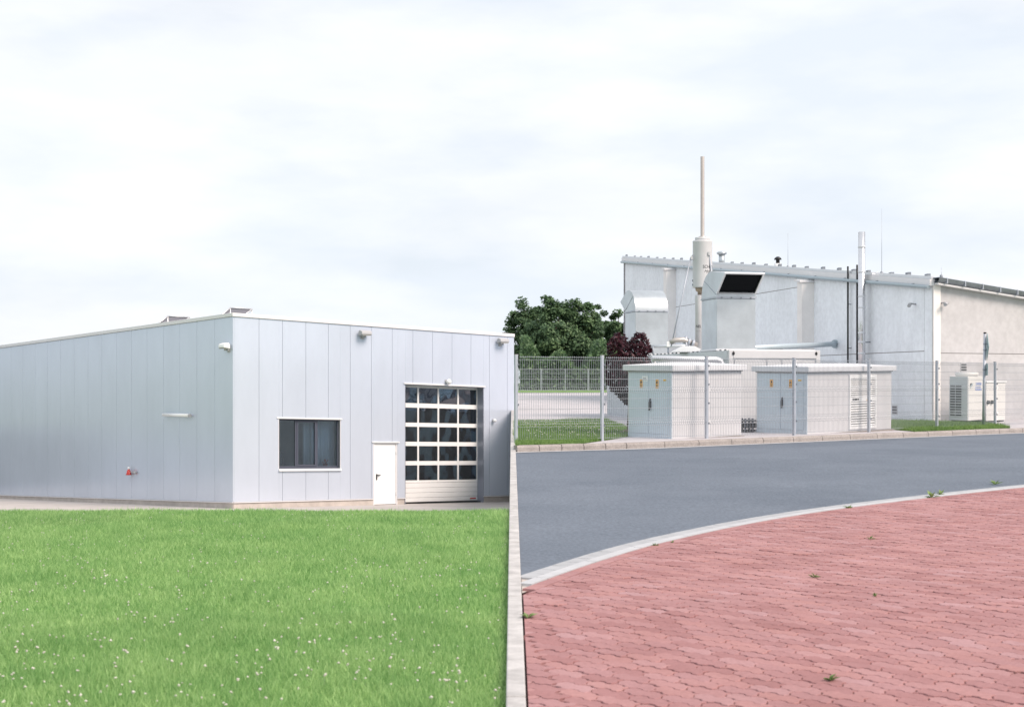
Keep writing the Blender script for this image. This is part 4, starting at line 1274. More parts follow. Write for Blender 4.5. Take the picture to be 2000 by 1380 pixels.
# front end: framed doors with three shallow panels
m = MB(); m.box(0.12, CWd - 0.12, 0.03, 0.06, 0.12, CH - rail); m.build('end_panel', M_contw, ct)
for a, b in ((0.16, 1.0), (1.06, 1.42), (1.48, CWd - 0.18)):
    m = MB(); m.box(a, b, 0.005, 0.03, 0.2, CH - rail - 0.10); m.build('door_panel', M_contw, ct, bevel=0.008)
for x in (0.0, CWd - 0.12):
    for y in (0.0, CLn - 0.12):
        m = MB(); m.box(x, x + 0.12, y, y + 0.12, 0.0, CH); m.build('corner_post', M_contw, ct, bevel=0.01)
m = MB(); m.box(-0.01, 0.10, 0.12, CLn - 0.12, CH - 0.26, CH - 0.01); m.build('top_rail', M_contshade, ct, bevel=0.01)
m = MB(); m.box(CWd - 0.1, CWd + 0.01, 0.12, CLn - 0.12, CH - rail, CH - 0.01); m.build('top_rail', M_contshade, ct, bevel=0.01)
m = MB(); m.box(0.12, CWd - 0.12, -0.01, 0.1, CH - rail - 0.06, CH - 0.01); m.build('top_rail', M_contw, ct, bevel=0.01)
m = MB(); m.box(0.12, CWd - 0.12, CLn - 0.1, CLn + 0.01, CH - rail, CH - 0.01); m.build('top_rail', M_contshade, ct, bevel=0.01)
for a in ((0, 0.12, 0, CLn), (CWd - 0.12, CWd, 0, CLn)):
    m = MB(); m.box(a[0] - 0.004, a[1] + 0.004, 0.13, CLn - 0.13, 0.0, 0.115); m.build('bottom_rail', M_contshade, ct)
for x in (0.12, CWd - 0.12):
    m = MB(); m.lathe([(0.035, -0.004), (0.035, 0.0), (0.0, 0.0)], (0, 0, 0), 12)
    m.v = [(vx + (x if x < 1 else x), vz - 0.008 - 0.004, vy*1.4 + CH - 0.09) for vx, vy, vz in m.v]
    m.build('lifting_hole', M_black, ct)
# slotted edge: dark drain gaps along the top rail and below it
for k in range(30):
    yk = 0.5 + k*0.36
    if yk > CLn - 0.5: break
    m = MB(); m.box(-0.014, -0.009, yk, yk + 0.2, CH - 0.275, CH - 0.262); m.build('drain_slot', M_black, ct)
m = corrugated((0.1, 0.1), (0.1, CLn - 0.1), 0, 1, 0.03, (1, 0), 0.36)
k2 = len(m.v)//2
pr = [(q[1], q[0]) for q in m.v[:k2]]
m2 = MB()
vs = [(0.02, y, CH - 0.02 + (x - 0.1)*1.3) for y, x in pr] + [(CWd - 0.02, y, CH - 0.02 + (x - 0.1)*1.3) for y, x in pr]
m2.add(vs, [(i, i+1, k2+i+1, k2+i) for i in range(k2-1)])
m2.build('roof_sheet', M_contw, ct)

M_mesh = mat('dark_mesh', (0.010, 0.011, 0.014), rough=0.9, spec=0.1)
def hood(x, Y, lab, forward, w=1.10, d=1.20, hb=1.38):
    o = P(x, 0, Y); o.z = ctz + 0.02
    t = thing('air_hood', lab, 'air duct', Matrix.Translation(o) @ Matrix.Rotation(CR, 4, 'Z'), 'galvanised air hoods on the container')
    m = MB(); m.box(0, w, 0, d, 0, hb); m.build('duct_box', M_galv, t, bevel=0.012)
    m = MB(); m.box(-0.02, w + 0.02, -0.02, d + 0.02, hb + 0.002, hb + 0.05); m.build('flange', M_galvpost, t)
    m = MB(); m.box(-0.03, w + 0.03, -0.03, d + 0.03, -0.02, 0.035); m.build('base_frame', M_alu, t)
    # elbow: profile in the depth-height plane
    pr = []
    if forward:
        inner = (0.0, hb + 0.05); n = 12
        for k in range(n + 1):
            a = math.pi*0.0 + (math.pi*0.56)*k/n           # from the back up and over to the front
            pr.append((0.46 + (d - 0.46)*math.cos(a), hb + 0.05 + 0.70*math.sin(a)))
        pr.append((-0.62, hb + 0.05 + 0.58))
        op0, op1 = (0.0, hb + 0.13), (-0.62, hb + 0.05 + 0.58)
        prof = [(d, hb + 0.05)] + pr[1:] + [(0.0, hb + 0.13), (0.0, hb + 0.05)]
    else:
        n = 12; prof = [(d, hb + 0.05), (0.0, hb + 0.05)]
        for k in range(1, n + 1):
            a = math.pi*0.60*k/n
            prof.append((d*0.70 - d*0.70*math.cos(a), hb + 0.05 + 0.68*math.sin(a)))
        prof.append((d + 0.52, hb + 0.05 + 0.36))
        op0, op1 = (d, hb + 0.10), (d + 0.52, hb + 0.05 + 0.36)
        prof.append((d, hb + 0.10))
    nn = len(prof)
    m = MB()
    vs = [(0, y, z) for y, z in prof] + [(w, y, z) for y, z in prof]
    # side cheeks and skin, the mouth stays open
    fs = [tuple(range(nn)), tuple(range(2*nn - 1, nn - 1, -1))]
    m.add(vs, fs); skin = []
    for i in range(nn):
        j = (i + 1) % nn
        a, b = prof[i], prof[j]
        if {a, b} == {op0, op1}: continue
        if abs(a[1] - hb - 0.05) < 1e-6 and abs(b[1] - hb - 0.05) < 1e-6: continue
        if forward and (a[0] <= 0.001 or b[0] <= 0.001) and a[1] < hb + 0.2: sm = False
        else: sm = True
        skin.append((a, b, sm))
    key = {}
    for a, b, sm in skin:
        for q in (a, b):
            if q not in key:
                key[q] = len(m.v); m.v += [(0, q[0], q[1]), (w, q[0], q[1])]
    for a, b, sm in skin:
        ia, ib = key[a], key[b]
        m.f.append((ia, ib, ib + 1, ia + 1)); m.smooth.append(sm)
    m.build('elbow', M_galv, t, fix=False)
    # mouth frame and dark grille set into it
    u = Vector((0, op1[0] - op0[0], op1[1] - op0[1])); ln = u.length; u.normalize(); nv = Vector((1, 0, 0)).cross(u)
    if (nv.y < 0) != forward: nv = -nv
    B = Vector((0, op0[0], op0[1]))
    def mq(x0, x1, a, b, o0, o1):
        q = [B + Vector((x0, 0, 0)) + u*a, B + Vector((x1, 0, 0)) + u*a, B + Vector((x1, 0, 0)) + u*b, B + Vector((x0, 0, 0)) + u*b]
        return [p + nv*o0 for p in q], [p + nv*o1 for p in q]
    m = MB()
    for q in ((-0.01, w + 0.01, -0.01, 0.035), (-0.01, w + 0.01, ln - 0.035, ln + 0.01), (-0.01, 0.035, 0.035, ln - 0.035), (w - 0.035, w + 0.01, 0.035, ln - 0.035)):
        m.hexa(*mq(*q, -0.02, 0.015))
    m.build('mouth_frame', M_alu, t)
    m = MB(); m.hexa(*mq(0.03, w - 0.03, 0.03, ln - 0.03, -0.055, -0.05)); m.build('grille', M_mesh, t)
    # diagonal crease on the cheek and bolts on the flange
    m = MB(); c0 = Vector((-0.004, 0.05 if forward else d - 0.05, hb + 0.10)); c1 = Vector((-0.004, d*0.82 if forward else d*0.20, hb + 0.52))
    m.tube([c0, c1], 0.006, 5); m.build('cheek_seam', M_galvpost, t)
    for k in range(4):
        m = MB(); m.box(-0.018, 0.018, -0.035, -0.018, -0.02, 0.02, Matrix.Translation((w*(0.12 + 0.25*k), 0, hb + 0.02))); m.build('bolt', M_gutter, t)
    return t
hood(1400, 36.95, 'galvanised air hood with its black mouth facing the road', True)
hood(1241, 44.0, 'galvanised air hood turned away so its curved back shows', False, 1.09, 1.14, 1.38)

# silencer stack
SY = 40.5
so = P(1372, 0, SY); so.z = ctz
def sz(y): return zpix(y, SY) - ctz
st = thing('exhaust_silencer', 'white exhaust silencer drum with tall thin stack pipe on the container', 'silencer', Matrix.Translation(so))
M_sil = mat('silencer_paint', (0.57, 0.58, 0.60), rough=0.5, var=0.05, vscale=2)
M_stack = mat('stack_steel', (0.46, 0.44, 0.42), rough=0.45, metal=0.5, var=0.08)
R0 = 0.285
m = MB(); m.lathe([(0.0, sz(562)), (R0, sz(562)), (R0 + 0.006, sz(561)), (R0, sz(559)), (R0, sz(474)), (R0 + 0.006, sz(472)), (R0 - 0.01, sz(470)), (0, sz(469))], (0, 0, 0), 32); m.build('drum', M_sil, st)
m = MB(); m.lathe([(0.22, sz(470) - 0.01), (0.22, sz(464)), (0.0, sz(463))], (0, 0, 0), 24); m.build('drum_cap', M_sil, st)
m = MB(); m.lathe([(0.11, sz(465)), (0.11, sz(462)), (0.058, sz(461)), (0.058, sz(306)), (0.05, sz(306)), (0.0, sz(308))], (0, 0, 0), 16); m.build('stack_pipe', M_stack, st)
lx = (1364.5 - 1372)/F*SY
m = MB(); m.lathe([(0.10, 0.0), (0.105, sz(580)), (0.105, sz(576))], (lx, 0, 0), 20); m.build('lower_pipe', M_sil, st)
m = MB(); m.lathe([(0.075, sz(578)), (0.075, sz(570)), (0.13, sz(568)), (0.15, sz(561))], (lx*0.6, 0, 0), 20); m.build('neck', M_clay if False else mat('hot_neck', (0.42, 0.33, 0.27), rough=0.6, metal=0.4, var=0.2, vscale=6), st)
m = MB(); m.tube([P(1349, 503, SY - 0.1) - so, P(1311, 676, SY - 0.4) - so], 0.018, 8); m.build('brace', M_galvpost, st)
m = MB(); m.tube([P(1385, 494, SY - 0.22) - so, P(1403, 640, SY - 0.3) - so], 0.022, 8); m.build('brace', M_galvpost, st)
m = MB(); m.box(-0.10, -0.02, -0.05, 0.05, -0.01, 0.14, Matrix.Translation(P(1309, 676, SY - 0.4) - so)); m.build('brace_foot', M_white, st)
m = MB(); m.box(-0.03, 0.03, -0.02, 0.02, -0.05, 0.05, Matrix.Translation(P(1385, 495, SY - 0.27) - so)); m.box(-0.03, 0.03, -0.02, 0.02, -0.05, 0.05, Matrix.Translation(P(1351, 503, SY - 0.13) - so)); m.build('brace_lug', M_sil, st)
for y in (500, 548, 556):
    m = MB(); m.box(-0.015, 0.015, -0.02, 0.02, -0.03, 0.03, Matrix.Translation((-R0 - 0.005, -0.02, sz(y)))); m.build('drum_bolt', M_gutter, st)

def text_mesh(body, size, shear=0.0):
    cu_ = bpy.data.curves.new('t', 'FONT'); cu_.body = body; cu_.size = size; cu_.shear = shear; cu_.extrude = 0.0
    cu_.align_x = 'LEFT'
    o = bpy.data.objects.new('t', cu_); COL.objects.link(o)
    dg = bpy.context.evaluated_depsgraph_get()
    me = bpy.data.meshes.new_from_object(o.evaluated_get(dg), depsgraph=dg)
    bpy.data.objects.remove(o); bpy.data.curves.remove(cu_)
    return me
def wrap_text(body, size, start_deg, z, r, cx, name, parent, m_, shear=0.0, wide=1.0):
    """lettering laid round a vertical drum; start angle measured from the viewer-facing side, right positive"""
    me = text_mesh(body, size, shear)
    for v in me.vertices:
        a = math.radians(start_deg) + v.co.x*wide/r
        v.co = Vector((cx + (r + 0.004)*math.sin(a), -(r + 0.004)*math.cos(a), z + v.co.y))
    me.materials.clear()
    o = link(name, me, m_, parent)
    return o
wrap_text('SCHNELL', 0.13, -6, sz(525), R0, 0, 'lettering', st, M_ink, 0, 0.86)
wrap_text('Hyg', 0.11, 2, sz(533), R0, 0, 'lettering', st, M_ink, 0.45, 1.0)
wrap_text('NEL', 0.115, -52, sz(640), 0.105, lx, 'lettering', st, M_ink, 0, 0.8)
wrap_text('DE 70', 0.07, -52, sz(648), 0.105, lx, 'lettering', st, M_lamp, 0, 0.8)

# exhaust pipework between the hoods
ep = P(1352, 672, 40.2)
t = thing('exhaust_pipe', 'grey flanged exhaust pipe leading into the white silencer', 'pipe', Matrix.Translation(ep))
m = MB(); m.tube([P(1309, 669, 40.1) - ep, P(1318, 664, 40.1) - ep, P(1335, 663.5, 40.1) - ep, P(1346, 668, 40.2) - ep, P(1360, 673, 40.35) - ep], 0.075, 14); m.build('pipe', M_stack, t)
for x, y in ((1338, 663.5), (1345, 668), (1353, 671)):
    q = P(x, y, 40.2) - ep; m = MB(); m.tube([q - Vector((0.035, 0, -0.012)), q + Vector((0.035, 0, -0.012))], 0.12, 16); m.build('flange', M_galvpost, t)
m = MB(); m.tube([P(1340, 668, 40.1) - ep, P(1342, 683, 40.1) - ep], 0.03, 8); m.build('support', M_galvpost, t)
rc = P(1343, 682, 39.3); rc.z = ctz + 0.01
m = MB(); m.hexa([(-0.45, -0.2, 0), (0.5, -0.2, 0), (0.5, 0.5, 0), (-0.45, 0.5, 0)], [(-0.15, -0.1, 0.17), (0.2, -0.1, 0.17), (0.2, 0.4, 0.17), (-0.15, 0.4, 0.17)])
tag(m.build('roof_cover', M_white, M=Matrix.Translation(rc), bevel=0.01), 'low white hipped cover on the container roof under the exhaust pipe', 'cover')
hp = P(1290, 677, 42)
t = thing('supply_pipe', 'long horizontal pale pipe lying along the container roof behind the plum tree', 'pipe', Matrix.Translation(hp))
m = MB(); m.tube([P(1262, 676, 42.2) - hp, P(1345, 676, 41.2) - hp], 0.05, 12); m.build('pipe', M_alu, t)
m = MB()
for x in (1275, 1305, 1335):
    q = P(x, 677, 41.7) - hp; m.tube([q, Vector((q.x, q.y, ctz - hp.z))], 0.025, 8)
m.build('support', M_galvpost, t)
# pipe from the front hood into the hall wall
a = P(1470, 679.5, 38.3); wpt = GP(gs_(1632), gz(1632, 671.5), 0.0)
t = thing('wall_pipe', 'grey-blue horizontal pipe running from the container into the long hall wall', 'pipe', Matrix.Translation(a))
dirv = (wpt - a)
m = MB(); m.tube([Vector((0, 0, 0)), dirv], 0.085, 16); m.build('pipe', M_trimblue, t)
m = MB(); dn = dirv.normalized(); m.tube([dirv - dn*0.14, dirv - dn*0.02], 0.15, 18); m.build('flange', M_trimblue, t)
m = MB()
for f in (0.12, 0.3): 
    q = dirv*f; m.tube([q - Vector((0, 0, 0.0)), Vector((q.x, q.y, ctz - a.z if f < 0.2 else ctz - a.z))], 0.03, 8); m.box(-0.09, 0.09, -0.06, 0.06, -0.1, -0.06, Matrix.Translation(q))
m.build('saddle', M_yellow if False else M_galvpost, t)
# pale insulated pipe behind the first cabinet's lid
a = P(1272, 700, 33.9); b = P(1404, 702, 34.6)
t = thing('insulated_pipe', 'pale insulated pipe along the container above the left cabinet', 'pipe', Matrix.Translation(a))
m = MB(); d = b - a
m.tube([Vector((0, 0, 0)), d*0.96, d + Vector((0.03, 0.0, -0.03)), d + Vector((0.09, 0.02, -0.14)), d + Vector((0.10, 0.02, -0.40))], 0.075, 14); m.build('pipe', M_alu, t)
m = MB(); m.tube([d*0.05 - Vector((0, 0, 0.06)), d*0.05 - Vector((0, 0, a.z - YARD))], 0.04, 10)
m.tube([d + Vector((0.10, 0.02, -0.4)), d + Vector((0.10, 0.02, -(b.z - YARD)))], 0.07, 12); m.build('riser', M_alu, t)
# short bench-like cable tray by the hall wall
q = GP(gs_(1630), 0, 0.5); zz1 = zpix(706, q.y)
t = thing('cable_tray', 'flat white cable tray along the foot of the shaded hall wall', 'cable tray', Matrix.Translation((q.x, q.y, 0)))
m = MB(); m.box(-1.1, 0.55, -0.12, 0.12, zz1 - 0.05, zz1); m.build('tray', M_white, t)
for x in (-0.9, 0.4):
    m = MB(); m.box(x - 0.03, x + 0.03, -0.1, 0.1, yard_z(q.y) - 0.02, zz1 - 0.05); m.build('leg', M_galvpost, t)

# ------------------------------------------------------------------ electrical cabinets
def cabinet(x, Y, rot, wid, dep, lab, louvre):
    o = P(x, 0, Y); o.z = YARD - 0.02
    t = thing('electrical_cabinet', lab, 'cabinet', frame(o, rot, TILT), 'electrical cabinets behind the fence')
    Hc = 1.44
    m = MB(); m.box(0, wid, 0.0, dep, 0, Hc); m.build('body', M_cab, t, bevel=0.012)
    # doors on the shaded end (x = 0 plane)
    split_y = dep*0.51
    for a, b in ((0.10, split_y - 0.004), (split_y + 0.004, dep - 0.05)):
        m = MB(); m.box(-0.022, -0.001, a, b, 0.10, Hc - 0.03); d_ = m.build('door', M_cabdoor, t, bevel=0.005)
        sx = MB(); sy = (a + b)/2 - (0.10 if a > split_y else -0.05)*0.8
        sx.box(-0.026, -0.023, sy - 0.045, sy + 0.045, Hc - 0.36, Hc - 0.17); sx.build('warning_sticker', M_orange, d_)
        ix = MB()
        ix.add([(-0.0275, sy - 0.03, Hc - 0.255), (-0.0275, sy + 0.03, Hc - 0.255), (-0.0275, sy, Hc - 0.19)], [(0, 1, 2)])
        for k in range(3): ix.box(-0.0285, -0.0272, sy - 0.032, sy + 0.032, Hc - 0.29 - k*0.022, Hc - 0.281 - k*0.022)
        ix.build('sticker_print', M_ink, d_)
        if a < split_y:
            h_ = MB(); h_.box(-0.052, -0.023, b - 0.075, b - 0.03, 0.64, 0.80); h_.box(-0.068, -0.05, b - 0.07, b - 0.035, 0.60, 0.78); h_.tube([(-0.05, b - 0.05, 0.78), (-0.03, b - 0.05, 0.86)], 0.018, 8)
            h_.build('handle', M_black, d_, bevel=0.006)
            yx = MB(); yx.box(-0.026, -0.023, a + 0.06, a + 0.15, Hc - 0.20, Hc - 0.16); yx.build('yellow_label', M_yellow, d_)
        elif not louvre:
            yx = MB(); yx.box(-0.026, -0.023, a + 0.02, a + 0.20, Hc - 0.21, Hc - 0.10); yx.build('white_label', M_white, d_)
            yx = MB(); yx.box(-0.0285, -0.0265, a + 0.06, a + 0.16, Hc - 0.16, Hc - 0.135); yx.box(-0.0285, -0.0265, a + 0.04, a + 0.18, Hc - 0.185, Hc - 0.175); yx.build('label_print', M_lamp, d_)
    m = MB(); m.box(-0.016, -0.001, 0.09, dep - 0.02, 0.0, 0.096); m.build('door_threshold', M_cabdoor, t)
    m = MB(); m.box(-0.02, -0.001, 0.0, 0.094, 0.0, Hc - 0.02); m.build('corner_strip', M_cabdoor, t)
    # lid with slight hip and drip edge
    ov = 0.085; th = 0.125
    m = MB(); q0 = [(-ov, -ov, Hc + 0.012), (wid + ov, -ov, Hc + 0.012), (wid + ov, dep + ov, Hc + 0.012), (-ov, dep + ov, Hc + 0.012)]
    q1 = [(x_, y_, Hc + 0.012 + th) for x_, y_, _ in q0]
    r0, r1 = (dep*0.5, dep*0.5, Hc + th + 0.075), (wid - dep*0.5, dep*0.5, Hc + th + 0.075)
    m.add(q0 + q1 + [r0, r1], [(0, 3, 2, 1), (0, 1, 5, 4), (1, 2, 6, 5), (2, 3, 7, 6), (3, 0, 4, 7), (4, 5, 9, 8), (5, 6, 9), (6, 7, 8, 9), (7, 4, 8)])
    m.build('lid', M_lid, t, bevel=0.01)
    m = MB(); m.box(-0.02, wid + 0.02, -0.02, dep + 0.02, Hc - 0.004, Hc + 0.0115); m.build('shadow_gap', M_joint, t)
    m = MB(); m.box(-0.05, wid + 0.05, -0.05, dep + 0.05, -0.25, -0.002); m.build('plinth', M_kerb, t)
    if louvre:
        a, b = wid*0.47, wid*0.80
        m = MB()
        for q in ((a, a + 0.06, 0.06, Hc - 0.07), (b - 0.06, b, 0.06, Hc - 0.07)): m.box(q[0], q[1], -0.03, -0.001, q[2], q[3])
        for q in ((0.06, 0.13), (0.72, 0.84), (Hc - 0.16, Hc - 0.07)): m.box(a + 0.06, b - 0.06, -0.03, -0.001, q[0], q[1])
        lv = m.build('louvre_door', M_white, t)
        m = MB(); m.box(a + 0.06, b - 0.06, -0.004, -0.0015, 0.13, Hc - 0.16); m.build('louvre_void', M_black, lv)
        for z0_, z1_, n_ in ((0.13, 0.72, 10), (0.84, Hc - 0.16, 9)):
            for k in range(n_):
                zc = z0_ + (z1_ - z0_)*(k + 0.5)/n_; p = (z1_ - z0_)/n_
                m = MB(); m.hexa([(a + 0.06, -0.03, zc - p*0.36), (b - 0.06, -0.03, zc - p*0.36), (b - 0.06, -0.03, zc - p*0.26), (a + 0.06, -0.03, zc - p*0.26)],
                                 [(a + 0.06, -0.005, zc + p*0.22), (b - 0.06, -0.005, zc + p*0.22), (b - 0.06, -0.005, zc + p*0.32), (a + 0.06, -0.005, zc + p*0.32)])
                m.build('slat', M_white, lv)
        for k in range(4):
            m = MB(); xk = a + 0.15 + 0.07*k; m.box(xk - 0.025, xk + 0.025, -0.036, -0.031, 0.755, 0.80); m.build('vent_button', M_black, lv)
        m = MB(); xk = b - 0.38
        m.prism([(xk - 0.075, -0.0315, 0.735), (xk + 0.075, -0.0315, 0.735), (xk, -0.0315, 0.865)], (0, -0.004, 0)); m.build('warning_triangle', M_yellow, lv)
    else:
        pass
    return t
cabinet(1313, 29.4, math.atan2(0.64, 0.77), 2.22, 1.34, 'shorter pale electrical cabinet with plain front on the left behind the fence', False)
cabinet(1577, 32.0, math.atan2(0.68, 0.73), 3.57, 1.466, 'longer pale electrical cabinet with white louvre door behind the fence', True)
# vent crate between the cabinets
q = P(1463, 0, 33.0)
t = thing('plastic_crate', 'dark slotted crate on the ground between the two electrical cabinets', 'crate', Matrix.Translation((q.x, q.y + 0.25, YARD)) @ Matrix.Rotation(0.6, 4, 'Z'))
for k in range(4):
    m = MB(); m.box(-0.26, 0.26, -0.2, 0.2, 0.02 + k*0.08, 0.06 + k*0.08); m.build('slat', M_black, t)
m = MB()
for sx in (-0.24, 0, 0.24):
    for sy in (-0.18, 0.18): m.box(sx - 0.02, sx + 0.02, sy - 0.015, sy + 0.015, 0.0, 0.33)
m.build('upright', M_dark, t)

# ------------------------------------------------------------------ mesh fence along the road
posts_px = [(1008, 27.5), (1176, 28.3), (1380, 29.6), (1551, 31.3), (1697, 33.3), (1830, 35.5), (1943.5, 37.5), (2055, 39.5)]
posts = [Vector(((x - 1000)/F*Y, Y, YARD)) for x, Y in posts_px]
fence = thing('mesh_fence', 'galvanised welded mesh fence with folded wires along the kerb', 'fence')
FH = 1.74
def post(p, ang, h, parent, w=0.062):
    m = MB(); m.box(-w/2, w/2, -w/2, w/2, -0.1, h)
    o = m.build('fence_post', M_galvpost, parent, bevel=0.006, M=Matrix.Translation(p) @ Matrix.Rotation(ang, 4, 'Z'))
    c = MB(); c.box(-w/2 - 0.003, w/2 + 0.003, -w/2 - 0.003, w/2 + 0.003, h, h + 0.012); c.build('post_cap', M_lamp, o)
    for z in (0.32, 0.75, 1.15, 1.55):
        if z < h: 
            c = MB(); c.box(w/2, w/2 + 0.012, -w/2 - 0.02, -w/2 + 0.02, z - 0.02, z + 0.02); c.build('clamp', M_gutter, o)
    return o
def prof_off(z, folds):
    for f in folds:
        if abs(z - f) < 0.055: return 0.035*(1 - abs(z - f)/0.055)
    return 0.0
def mesh_panel(p, q, h, parent, pitch=0.05, r=0.0036, folds=(0.36, 1.04, 1.70), hstep=0.2):
    d = q - p; ln = d.length; d.normalize(); nn = Vector((d.y, -d.x, 0))
    zs = sorted(set([0.04, h] + [z for f in folds for z in (f - 0.055, f, f + 0.055) if 0.04 < z < h]))
    m = MB(); n = int((ln - 0.1)/pitch); s0 = (ln - n*pitch)/2
    for k in range(n + 1):
        b = p + d*(s0 + k*pitch)
        m.tube([b + nn*(prof_off(z, folds) + 0.045) + Vector((0, 0, z)) for z in zs], r, 4, False, False)
    hz_ = [z for f in folds for z in (f - 0.055, f + 0.055) if z < h + 0.02] + [f for f in folds]
    z = 0.06
    while z < h:
        if all(abs(z - f) > 0.1 for f in folds): hz_.append(z)
        z += hstep
    for z in hz_:
        o = prof_off(z, folds) + 0.045 + r*1.6
        m.tube([p + d*0.03 + nn*o + Vector((0, 0, z)), q - d*0.03 + nn*o + Vector((0, 0, z))], r*1.1, 4, False, False)
    return stuff(m.build('wire_mesh_panel', M_wire, parent, fix=False))
for i, p in enumerate(posts):
    a = posts[min(i+1, len(posts)-1)] - posts[max(i-1, 0)]
    post(p, math.atan2(a.y, a.x), FH, fence)
for a, b in zip(posts, posts[1:]): mesh_panel(a, b, FH - 0.02, fence)
# far fence at the back of the yard
YF = 95.0
fence2 = thing('mesh_fence', 'low mesh fence at the far end of the grey yard below the trees', 'fence')
fx = [1012, 1057, 1104, 1149, 1196, 1243]
fp = [Vector(((x - 1000)/F*YF, YF, yard_z(YF))) for x in fx]
for p in fp: post(p, 0.0, 1.5, fence2, 0.07)
for a, b in zip(fp, fp[1:]): mesh_panel(a, b, 1.48, fence2, 0.10, 0.0055, (0.4, 1.2), 0.45)
mb = MB(); mb.add([(0.1, 88.5, yard_z(88.5) + 0.01), (12, 88.5, yard_z(88.5) + 0.01), (18, 139, yard_z(139) + 0.01), (0.1, 139, yard_z(139) + 0.01)], [(0, 1, 2, 3)])
struct(mb.build('verge', M_soil))

# ------------------------------------------------------------------ air conditioners, sign
o = P(1890, 0, 40.0); o.z = YARD - 0.02
ac = thing('air_conditioner', 'white outdoor air conditioner with dark side grille and blue label at the lit end wall', 'air conditioner', frame(o, math.atan2(0.66, 0.75), TILT))
M_ac = mat('ac_enamel', (0.74, 0.74, 0.72), rough=0.45, var=0.02); M_acs = mat('ac_side', (0.60, 0.63, 0.66), rough=0.45)
aw, ad, ah_ = 0.90, 0.60, 1.38
m = MB(); m.box(0, aw, 0, ad, 0.10, ah_); m.build('casing', M_ac, ac, bevel=0.012)
m = MB(); m.box(-0.006, -0.0005, 0.01, ad - 0.01, 0.11, ah_ - 0.01); m.build('side_panel', M_acs, ac)
m = MB(); m.box(-0.010, -0.006, ad*0.30, ad - 0.03, 0.22, ah_ - 0.25); gr = m.build('grille', M_black, ac)
for k in range(13):
    m = MB(); z = 0.22 + (ah_ - 0.47)*k/12; m.box(-0.02, -0.010, ad*0.30, ad - 0.03, z - 0.012, z + 0.012); m.build('grille_bar', M_acs, gr)
m = MB(); 
for y in (ad*0.30, ad*0.65, ad - 0.04): m.box(-0.018, -0.0105, y, y + 0.015, 0.22, ah_ - 0.25)
m.build('grille_rib', M_acs, gr)
for z in (0.40, 0.62, 0.80):
    m = MB(); m.box(0.04, aw - 0.02, -0.003, 0.0, z, z + 0.006); m.build('panel_seam', M_lamp, ac)
m = MB(); m.box(0.02, 0.05, -0.004, 0.0, 0.12, ah_ - 0.03); m.build('edge_strip', M_acs, ac)
m = MB(); m.lathe([(0.30, 0), (0.33, 0.03), (0.33, 0.10), (0.28, 0.12)], (aw*0.5, ad*0.5, ah_), 20); m.build('fan_guard', M_ac, ac)
for x in (0.1, aw - 0.25):
    m = MB(); m.box(x, x + 0.15, 0.02, ad - 0.02, -0.02, 0.10); m.build('foot', M_black, ac)
m = MB(); m.box(-0.35, aw + 0.6, -0.15, ad + 0.35, -0.06, 0.022); m.build('base_slab', M_dark, ac)
m = MB(); m.prism([(0.12, -0.0042, ah_ - 0.36), (0.30, -0.0042, ah_ - 0.20), (0.12, -0.0042, ah_ - 0.20)], (0, -0.002, 0)); m.build('logo_triangle', M_trimblue, ac)
m = MB(); m.prism([(0.12, -0.0065, ah_ - 0.28), (0.21, -0.0065, ah_ - 0.20), (0.12, -0.0065, ah_ - 0.20)], (0, -0.002, 0)); m.build('logo_triangle', M_ink, ac)
me = text_mesh('DAIKIN', 0.115)
for v in me.vertices: v.co = Vector((0.40 + v.co.x*0.85, -0.006, ah_ - 0.26 + v.co.y))
me.materials.clear(); link('lettering', me, M_blue, ac)
me = text_mesh('INVERTER', 0.07)
for v in me.vertices: v.co = Vector((0.40 + v.co.x*0.95, -0.006, ah_ - 0.35 + v.co.y))
me.materials.clear(); link('lettering', me, M_blue, ac)
m = MB(); m.box(0.40, 0.74, -0.006, -0.001, ah_ - 0.40, ah_ - 0.375); m.build('label_stripe', M_blue, ac)
o = P(1926, 0, 40.9); o.z = YARD - 0.02
a2 = thing('heat_pump', 'lower pale outdoor unit with two black knobs right of the air conditioner', 'heat pump', frame(o, math.atan2(0.66, 0.75), TILT))
m = MB(); m.box(0, 1.1, 0, 0.5, 0.06, 1.20); m.build('casing', M_ac, a2, bevel=0.015)
m = MB(); m.box(-0.03, 1.13, -0.03, 0.53, 1.202, 1.24); m.build('lid', M_white, a2)
for x in (0.07, 0.28):
    m = MB(); m.tube([(x, 0.0, 0.62), (x, -0.05, 0.62)], 0.055, 14); m.build('knob', M_black, a2)
m = MB(); m.box(0.42, 0.45, -0.006, 0.0, 0.1, 1.15); m.build('edge_strip', M_lamp, a2)
for x in (0.05, 0.9):
    m = MB(); m.box(x, x + 0.15, 0.02, 0.48, -0.02, 0.058); m.build('foot', M_black, a2)
# road sign seen edge-on
sp_ = P(1920.5, 0, 36.75); sp_.z = YARD - 0.01
sg = thing('road_sign', 'road sign on a grey pole seen edge-on at the right end of the fence', 'sign', Matrix.Translation(sp_) @ Matrix.Rotation(math.radians(1.0), 4, 'Y'))
hS = zpix(649, 36.75) - sp_.z
m = MB(); m.lathe([(0.035, -0.15), (0.035, hS), (0.0, hS)], (0, 0, 0), 14); m.build('pole', M_galvpost, sg)
m = MB(); m.lathe([(0.039, hS - 0.03), (0.039, hS + 0.006), (0, hS + 0.01)], (0, 0, 0), 12); m.build('pole_cap', M_black, sg)
dd = Vector((0.20, 0.98, 0)).normalized(); nn = Vector((0.98, -0.20, 0)).normalized()
m = MB(); c = Vector((0, 0, hS - 0.38)) + nn*0.055; s_ = 0.36
m.prism([c + dd*s_, c + Vector((0, 0, s_)), c - dd*s_, c - Vector((0, 0, s_))], nn*0.012); m.build('diamond_plate', M_teal, sg)
